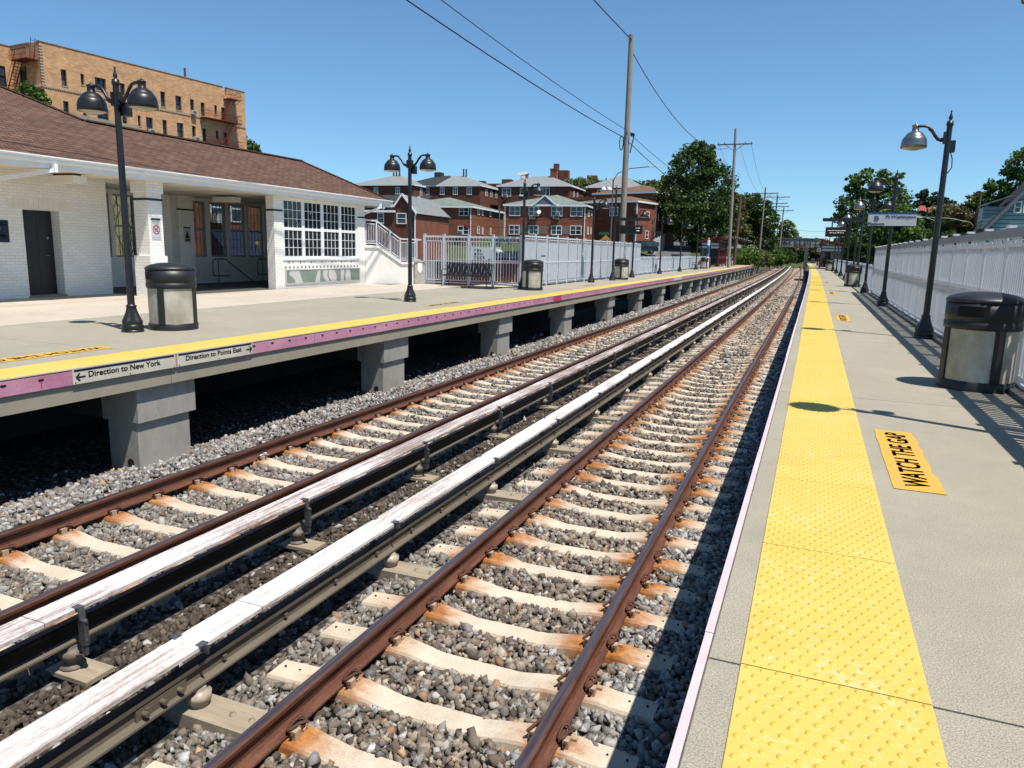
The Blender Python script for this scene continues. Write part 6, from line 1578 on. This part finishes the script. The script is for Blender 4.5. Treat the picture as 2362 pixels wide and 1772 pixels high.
p = atp(1396,566,66); t = thing('warning_sign', 'orange diamond road sign above the tall screened fence', 'road sign', (p.x,p.y,p.z+.3)); m = MB(); m.prism([(-.65,0,0),(0,0,-.62),(.65,0,0),(0,0,.62)],(0,.03,0)); ob('board', m, MAT['orange'], t)
m = MB(); m.box(-.25,.25,-.012,-.002,-.06,.0); m.box(-.32,.32,-.012,-.002,.08,.14); m.box(-.2,.2,-.012,-.002,-.2,-.14); ob('lettering', m, MAT['ink'], t); m = MB(); m.box(-.05,.05,.035,.09,-2.5,.5); ob('post', m, MAT['galv'], t)
p = atp(2144,557,95); streetlight('curved street light behind the right platform sign', (p.x,p.y,-.3), 6.0, -3.6, MAT['polewood'], .9)
p = atp(2249,545,80); t = streetlight('street light on a dark timber pole in front of the blue house', (p.x,p.y,-.3), 5.2, -5.4, MAT['polewood_dark']); m = MB(); m.tube([(0,0,4.5),(0,0,9.0)],[.16,.13],10); ob('pole', m, MAT['polewood_dark'], t)

# ------------------------------------------------------------------ vehicles
def car(label, p, rz, paint, L=4.6, W=1.85, H=1.5, suv=False, cat='car'):
    t = thing('parked_car', label, cat, p, R_(rz)); hb = .95 if suv else .82
    pr_ = [(-L/2,.42),(-L/2+.05,hb-.12),(-L/2+.35,hb),(-L*.22,hb+.04),(-L*.08,H),(L*.30,H-.02),(L*.44,hb+.05),(L/2-.04,hb-.02),(L/2,.5),(L/2-.06,.30),(-L/2+.1,.28)]
    if suv: pr_ = [(-L/2,.5),(-L/2+.05,hb-.08),(-L*.26,hb+.12),(-L*.13,H),(L*.40,H),(L*.48,hb+.1),(L/2,.8),(L/2-.03,.35),(-L/2+.1,.32)]
    m = MB(); n = len(pr_); V2 = []
    for yy,ins in ((-W/2,1),(-W/2+.12,0),(W/2-.12,0),(W/2,1)):
        pass
    def ring(y, k_): return [(x*(1 if z < hb+.08 else .985), y*(1 if z < hb+.08 else .80), z) for x,z in pr_]
    A2, B2 = ring(-W/2,0), ring(W/2,0); m.add(A2+B2, [tuple(range(n)), tuple(range(2*n-1,n-1,-1))]+[(i,(i+1)%n+0,n+(i+1)%n,n+i)[::-1] for i in range(n)]); b_ = ob('body', m, paint, t, fix=True)
    m = MB(); roofx = [(x,z) for x,z in pr_ if z > hb+.08]; x0 = min(x for x,z in roofx); x1 = max(x for x,z in roofx)
    for s in (-1,1):
        y0_, y1_ = s*(W/2*.985+.004), s*(W/2*.82+.01)
        for a,c in ((x0-.15,(x0+x1)/2-.05),((x0+x1)/2+.05,x1+.10)): m.quad((a-.1 if a < 0 else a,y0_,hb+.08),(c,y0_,hb+.08),(c-.03,y1_,H-.10),(a+.25 if a < -.3 else a,y1_,H-.10))
    m.quad((x0-.42,-W*.40,hb+.10),(x0-.42,W*.40,hb+.10),(x0-.03,W*.36,H-.06),(x0-.03,-W*.36,H-.06)); m.quad((x1+.36,-W*.40,hb+.12),(x1+.36,W*.40,hb+.12),(x1+.04,W*.36,H-.07),(x1+.04,-W*.36,H-.07)); ob('window', m, MAT['pane'], t)
    for sx in (-1,1):
        for sy in (-1,1):
            m = MB(); m.tube([(sx*L*.31,sy*(W/2-.2),.33),(sx*L*.31,sy*(W/2+.01),.33)], .33, 16); w = ob('wheel', m, MAT['tyre'], t); m = MB(); m.tube([(sx*L*.31,sy*(W/2),.33),(sx*L*.31,sy*(W/2+.02),.33)], .20, 12); ob('rim', m, MAT['galv'], w)
    for sy in (-1,1): m = MB(); m.cbox((L/2-.03,sy*W*.38,.78),(.1,.28,.16)); ob('tail_light', m, MAT['red'], t); m = MB(); m.cbox((-L/2+.04,sy*W*.36,.68),(.1,.35,.14)); ob('headlight', m, MAT['white'], t)
    return t
car('black suv parked on the sloping drive by the white board fence', (-22.6,103,HT(-22.6,103)+.1), 20, MAT['carpaint_black'], 4.7,1.9,1.75,True)
p = atp(1612,588,84); car('silver car parked on the street just behind the low fence', (p.x-1.5,p.y,-.27), 100, MAT['carpaint_silver'], 4.5,1.8,1.42)
p = atp(1590,588,93); car('dark car parked ahead of the silver car behind the low fence', (p.x-1.5,p.y,-.2), 100, MAT['carpaint_black'], 4.5,1.8,1.5)
p = atp(1571,545,135); car('small red car high up the street by the white board fence', (p.x,p.y,HT(p.x,p.y)+.2), 100, MAT['carpaint_red'])
p = atp(1183,590,72); car('black car seen through the barred fence, right of the white van', (p.x,p.y,-.45), 10, MAT['carpaint_black'], 4.8,1.9,1.7,True)
p = atp(1105,590,72)
t = thing('box_van', 'white box van with black scrawled lettering seen through the barred fence', 'van', (p.x,p.y,-.5), R_(8))
m = MB(); m.box(-1.1,1.15,0,4.0,.5,2.1); ob('cargo_box', m, MAT['carpaint_white'], t)
m = MB(); m.prism([(1.2,.1,.45),(3.0,.1,.45),(3.0,.1,1.0),(2.2,.1,1.15),(1.75,.1,1.85),(1.2,.1,1.9)],(0,1.8,0)); ob('cab', m, MAT['carpaint_white'], t)
m = MB(); m.prism([(1.35,.09,1.15),(2.05,.09,1.15),(1.7,.09,1.7),(1.35,.09,1.75)],(0,.01,0)); ob('window', m, MAT['pane'], t)
for x in (-.4,2.3):
    m = MB(); m.tube([(x,-.02,.38),(x,.25,.38)], .38, 14); ob('wheel', m, MAT['tyre'], t)
for tx,zz,w in (('YEN',1.66,.75),('MOVE',1.30,.95),('TRUCK',.98,1.2),('7183',.70,.8)):
    q = text_mb(tx, w=w, h=.24, bold=.02); q.xf(Matrix.Translation((-.55,-.012,zz))); ob('lettering', q, MAT['ink'], t)
# white board fence on the hill street
t = thing('board_fence', 'white board fence climbing the street above the parked suv', 'fence', (0,0,0)); P2 = [atp(1508,556,104),atp(1512,556,106),atp(1530,545,112),atp(1556,530,132)]
for a, c in zip(P2[:-1],P2[1:]):
    m = MB(); n = max(1,int((c-a).length/1.8))
    for i in range(n):
        q0 = a.lerp(c,i/n); q1 = a.lerp(c,(i+1)/n); z0 = HT(q0.x,q0.y)-.6; z1 = HT(q1.x,q1.y)-.6
        m.prism([(q0.x,q0.y,z0),(q1.x,q1.y,z1),(q1.x,q1.y,z1+2.7),(q0.x,q0.y,z0+2.7)], (.05,.02,0)); m.box(q0.x-.08,q0.x+.1,q0.y-.08,q0.y+.08,z0,z0+2.85)
    ob('board_panel', m, MAT['vinyl'], t)

# ------------------------------------------------------------------ trees
def leaves(spec, n, size, seed, flat=.0):
    """spec: list of (cx,cy,cz,rx,ry,rz) lobes; leaf clusters fill clumps on the lobes"""
    r = np.random.RandomState(seed); vol = np.array([a[3]*a[4]*a[5] for a in spec])**(2/3); vol /= vol.sum(); P=[]; T=[]
    for a, v in zip(spec, vol):
        k = max(6, int(n*v/26)); d = r.normal(size=(k,3)); d /= np.linalg.norm(d,axis=1)[:,None]; rad = r.uniform(.45,1.0,(k,1))**.5
        cen = np.array(a[:3])+d*rad*np.array(a[3:]); cs = np.mean(a[3:])*r.uniform(.14,.30,(k,1)); tone = r.uniform(.15,.75,k)
        per = max(4,int(n*v/k)); q = r.normal(size=(k,per,3)); q /= np.linalg.norm(q,axis=2)[...,None]
        pos = cen[:,None]+q*cs[:,None]*np.array([1.15,1.15,.75])*r.uniform(.35,1.0,(k,per,1)); P.append(pos.reshape(-1,3)); T.append((tone[:,None]+r.normal(0,.16,(k,per))).ravel())
    P = np.concatenate(P); T = np.clip(np.concatenate(T),0,1); N = len(P)
    a = r.normal(size=(N,3)); a[:,2] *= 1-flat; a /= np.linalg.norm(a,axis=1)[:,None]; b_ = np.cross(a, r.normal(size=(N,3))); b_ /= np.linalg.norm(b_,axis=1)[:,None]
    s = size*r.uniform(.6,1.35,(N,1)); V = np.stack([P-a*s-b_*s*.55, P+a*s*.2-b_*s*.6, P+a*s+b_*s*.35, P-a*s*.3+b_*s*.65],1).reshape(-1,3)
    return V, np.arange(4*N).reshape(-1,4), np.repeat(T[:,None].repeat(3,1),4,0)
def tree(label, p, h, spec, n, size, mat, seed, trunk=.3, kind='tree', cat='tree', limbs=6):
    t = thing(kind, label, cat, p); r = random.Random(seed)
    m = MB(); top = h*.72; c0 = np.mean([[a[0],a[1]] for a in spec],0)
    m.tube([(0,0,-.6),(c0[0]*.2,c0[1]*.2,h*.25),(c0[0]*.6,c0[1]*.6,h*.5),(c0[0],c0[1],top)], [trunk*1.25,trunk,trunk*.7,trunk*.25], 9)
    for i in range(limbs):
        a = spec[i % len(spec)]; z0 = h*r.uniform(.22,.5); q = Vector((a[0]+r.uniform(-.5,.5)*a[3],a[1]+r.uniform(-.5,.5)*a[4],a[2]+r.uniform(0,.6)*a[5])); s = Vector((c0[0]*.4,c0[1]*.4,z0)); md = s.lerp(q,.5)+Vector((0,0,-.04*h)); m.tube([s,md,q], [trunk*.5,trunk*.3,trunk*.08], 6)
    ob('trunk', m, MAT['bark'], t)
    V,F,K = leaves(spec, n, size, seed); put('crown', npmesh('crown', V, F, mat, K), t); return t
def at3(px, py, d): q = atp(px,py,d); return (q.x,q.y,q.z)
p = atp(1600,560,112)
tree('big dark round tree beside the climbing street', (p.x,p.y,2.0), 16, [(-.6,0,11.6,3.7,3.7,3.6),(-2.6,0,8.2,3.6,3.6,3.4),(2.2,.5,9.0,3.4,3.4,3.8),(0,-1,6.0,5.0,4.6,3.2),(3.2,1,4.9,3.0,3,3.2),(-3.2,.6,4.6,2.6,2.8,2.0),(.4,0,14.2,2.3,2.3,1.7),(1.0,-1.0,2.6,4.2,3.5,2.2)], 30000, .20, MAT['leaf_dark'], 21, .45)
p = atp(1672,560,128)
tree('tree with pale flowering leaves right of the big dark tree', (p.x,p.y,1.5), 13, [(0,0,8.0,2.6,2.6,2.8),(.9,0,4.6,3.0,3,3.0),(-1.4,0,5.5,2.4,2.4,2.6)], 9000, .22, MAT['leaf_olive'], 22)
p = atp(1735,560,135)
tree('dark full tree behind the third timber pole', (p.x,p.y,1.2), 12, [(-.3,0,8.4,3.2,3.2,2.8),(1.5,0,6.2,2.8,2.8,2.8),(-1.8,0,4.5,3.0,3,3),(.8,0,3,3.4,3,2.4)], 13000, .22, MAT['leaf_dark'], 23)
p = atp(1700,560,150)
tree('tall dark tree far behind the pale flowering tree', (p.x,p.y,1.2), 14, [(-.3,0,9.4,3.8,3.2,3.0),(2.5,0,6.2,3.2,2.8,2.8),(-2.8,0,5.5,3.6,3,3)], 11000, .24, MAT['leaf'], 24)
p = atp(1812,560,190)
tree('slim pale tree beside the timber pole before the bridge', (p.x,p.y,0), 10.5, [(0,0,8.0,2.2,2.2,2.6),(.6,0,5.4,2.8,2.6,2.6),(-.8,0,3.2,2.8,2.5,2.2)], 6000, .26, MAT['leaf_pale'], 25)
for i,(px,d,h,rr,mt) in enumerate(((1700,105,2.6,2.8,'leaf'),(1725,118,3.0,3.2,'leaf_pale'),(1748,125,2.6,2.6,'leaf'),(1775,140,3.2,3,'leaf'),(1800,165,3.2,3.4,'leaf_dark'),(1825,185,3.0,3.4,'leaf'))):
    p = atp(px,585,d); tree('leafy bush on the left bank by the tracks, %s from the shelter' % ords[i], (p.x,p.y,-.2), h, [(0,0,h*.45,rr,rr,h*.55),(rr*.5,0,h*.35,rr*.7,rr*.7,h*.4)], 3500, .17, MAT[mt], 30+i, .08, 'bush', 'bush')
far_n = ['leftmost','second','third','fourth','fifth']
for i,(px,py,d,h,rr) in enumerate(((1790,585,250,8.5,7),(1822,585,262,7,7),(1848,585,275,8.2,8),(1872,585,268,7.2,7),(1893,585,285,8,8))):
    p = atp(px,py,d); tree('soft green tree beyond the girder bridge, %s of five' % far_n[i], (p.x,p.y,-.5), h, [(0,0,h*.6,rr*.6,rr*.6,h*.42),(-rr*.4,0,h*.4,rr*.5,rr*.5,h*.4),(rr*.4,0,h*.4,rr*.5,rr*.5,h*.4)], 5000, .36, MAT['leaf_olive' if i%2 else 'leaf_pale'], 40+i, .2)
# hill-top trees between the houses
for i,(px,py,d,w,h,mt) in enumerate(((1330,440,175,7.5,6,'leaf_pale'),(1375,440,178,7,6,'leaf_pale'),(1430,440,182,7.5,6.3,'leaf'),(1500,445,185,7,5.6,'leaf_pale'))):
    p = atp(px,py,d); tree('spring-green tree on the hilltop behind the pale roofs, %s from the left' % ords[i], (p.x,p.y,p.z-4.5), 8, [(0,0,5.2,w*.5,w*.4,2.4),(-w*.4,0,4.4,w*.38,w*.3,2.0),(w*.42,0,4.6,w*.4,w*.3,2.2)], 6500, .26, MAT[mt], 50+i, .2)
p = atp(577,345,98); tree('treetop peeking out at the right end of the tan building', (p.x,p.y,4), 11.5, [(-1,0,9.4,2.2,2,2.1)], 2200, .2, MAT['leaf'], 60, .2)
p = atp(52,205,60); tree('small tree in the court of the tan building above the station roof', (p.x+.8,p.y,4), 9.9, [(0,0,8.2,1.3,1.3,1.6)], 2200, .13, MAT['leaf'], 61, .12)
# right side
p = atp(2005,590,100)
tree('tall airy tree rising behind the right hanging screen', (p.x,p.y,-.5), 14.5, [(-.6,0,11.6,2.6,2.6,2.2),(-2.0,0,8.4,3.0,2.8,2.6),(2.2,0,8.6,2.8,2.8,2.8),(.2,0,5.4,4.2,3.6,2.6),(3.4,-1,5.0,2.6,2.6,3),(-3.0,0,11.8,1.2,1.2,1.4),(2.2,0,12,1.1,1.1,1.2)], 15000, .20, MAT['leaf'], 70, .35)
p = atp(2050,590,86)
tree('dark leafy tree behind the platform name sign', (p.x,p.y,-.8), 8.5, [(0,0,5.2,3.2,2.8,2.8),(-1.8,0,3.4,2.8,2.6,2.6),(2.0,0,3.4,3.0,2.6,2.6),(.5,0,7.0,1.8,1.8,1.4)], 12000, .18, MAT['leaf'], 71)
p = atp(2128,560,120)
t = tree('dark layered pine left of the nearest big lamp post', (p.x,p.y,0), 13, [(0,0,11.6,1.8,1.6,.75),(-1.2,0,10.2,2.2,1.8,.6),(1.8,0,10.4,2.2,1.8,.65),(-1.8,0,8.4,2.8,2,.7),(1.6,0,8.2,2.6,2,.8),(-1.0,0,6.2,3.4,2.4,.9),(2,0,5.2,3,2.4,1.2),(0,0,3.5,3.2,2.5,1.4)], 9000, .22, MAT['leaf_pine'], 72, .3)
p = atp(2120,590,92); tree('low green tree in front of the red-roofed house', (p.x,p.y,-.8), 5.4, [(0,0,3.2,3.0,2.6,2.0),(-2.4,0,2.4,2.2,2,1.8),(2.4,0,2.6,2.4,2,1.9)], 8000, .17, MAT['leaf'], 73, .2)
p = atp(2195,575,112); tree('pale airy tree right of the layered pine', (p.x,p.y,-.5), 11.2, [(-1.2,0,8.2,2.2,2.2,2.0),(.6,0,6.4,2.6,2.4,2.4)], 6000, .2, MAT['leaf_pale'], 74, .25)
p = atp(2245,570,105); tree('bronze-tinted bushy tree left of the blue house', (p.x,p.y,-.5), 12, [(-.2,0,10.0,1.5,1.5,1.5),(-.8,0,7.6,2.8,2.4,2.4),(1.6,0,6.8,2.6,2.4,2.4),(0,0,4.0,4.4,3,3)], 13000, .19, MAT['leaf_bronze'], 75, .3)
p = atp(2185,585,88); tree('dark green bush row below the bronze tree', (p.x,p.y,-.8), 5.5, [(0,0,3.0,3.6,2.6,2.4),(2.8,0,2.6,2.6,2.2,2.2)], 8000, .17, MAT['leaf_dark'], 76, .2)
p = atp(2335,560,92); tree('tall tree behind the roof of the blue house', (p.x,p.y,-.5), 16, [(.8,0,13.4,3.0,2.8,2.2),(-2.2,0,10.4,2.0,2,1.5),(2.4,0,10.6,3.0,2.8,2.4),(-3.4,0,8.8,2.0,1.8,1.3),(0,0,8.6,2.8,2.6,2)], 12000, .19, MAT['leaf'], 77, .35)
for i,(px,d,h) in enumerate(((1925,165,6.5),(1950,150,6.5))):
    p = atp(px,590,d); tree('dark tree behind the right platform end, %s from the bridge' % ords[i], (p.x,p.y,-1), h, [(0,0,h*.6,3.0,2.6,h*.4),(1.5,0,h*.4,2.6,2.4,h*.4)], 4000, .24, MAT['leaf_dark'], 80+i, .2)
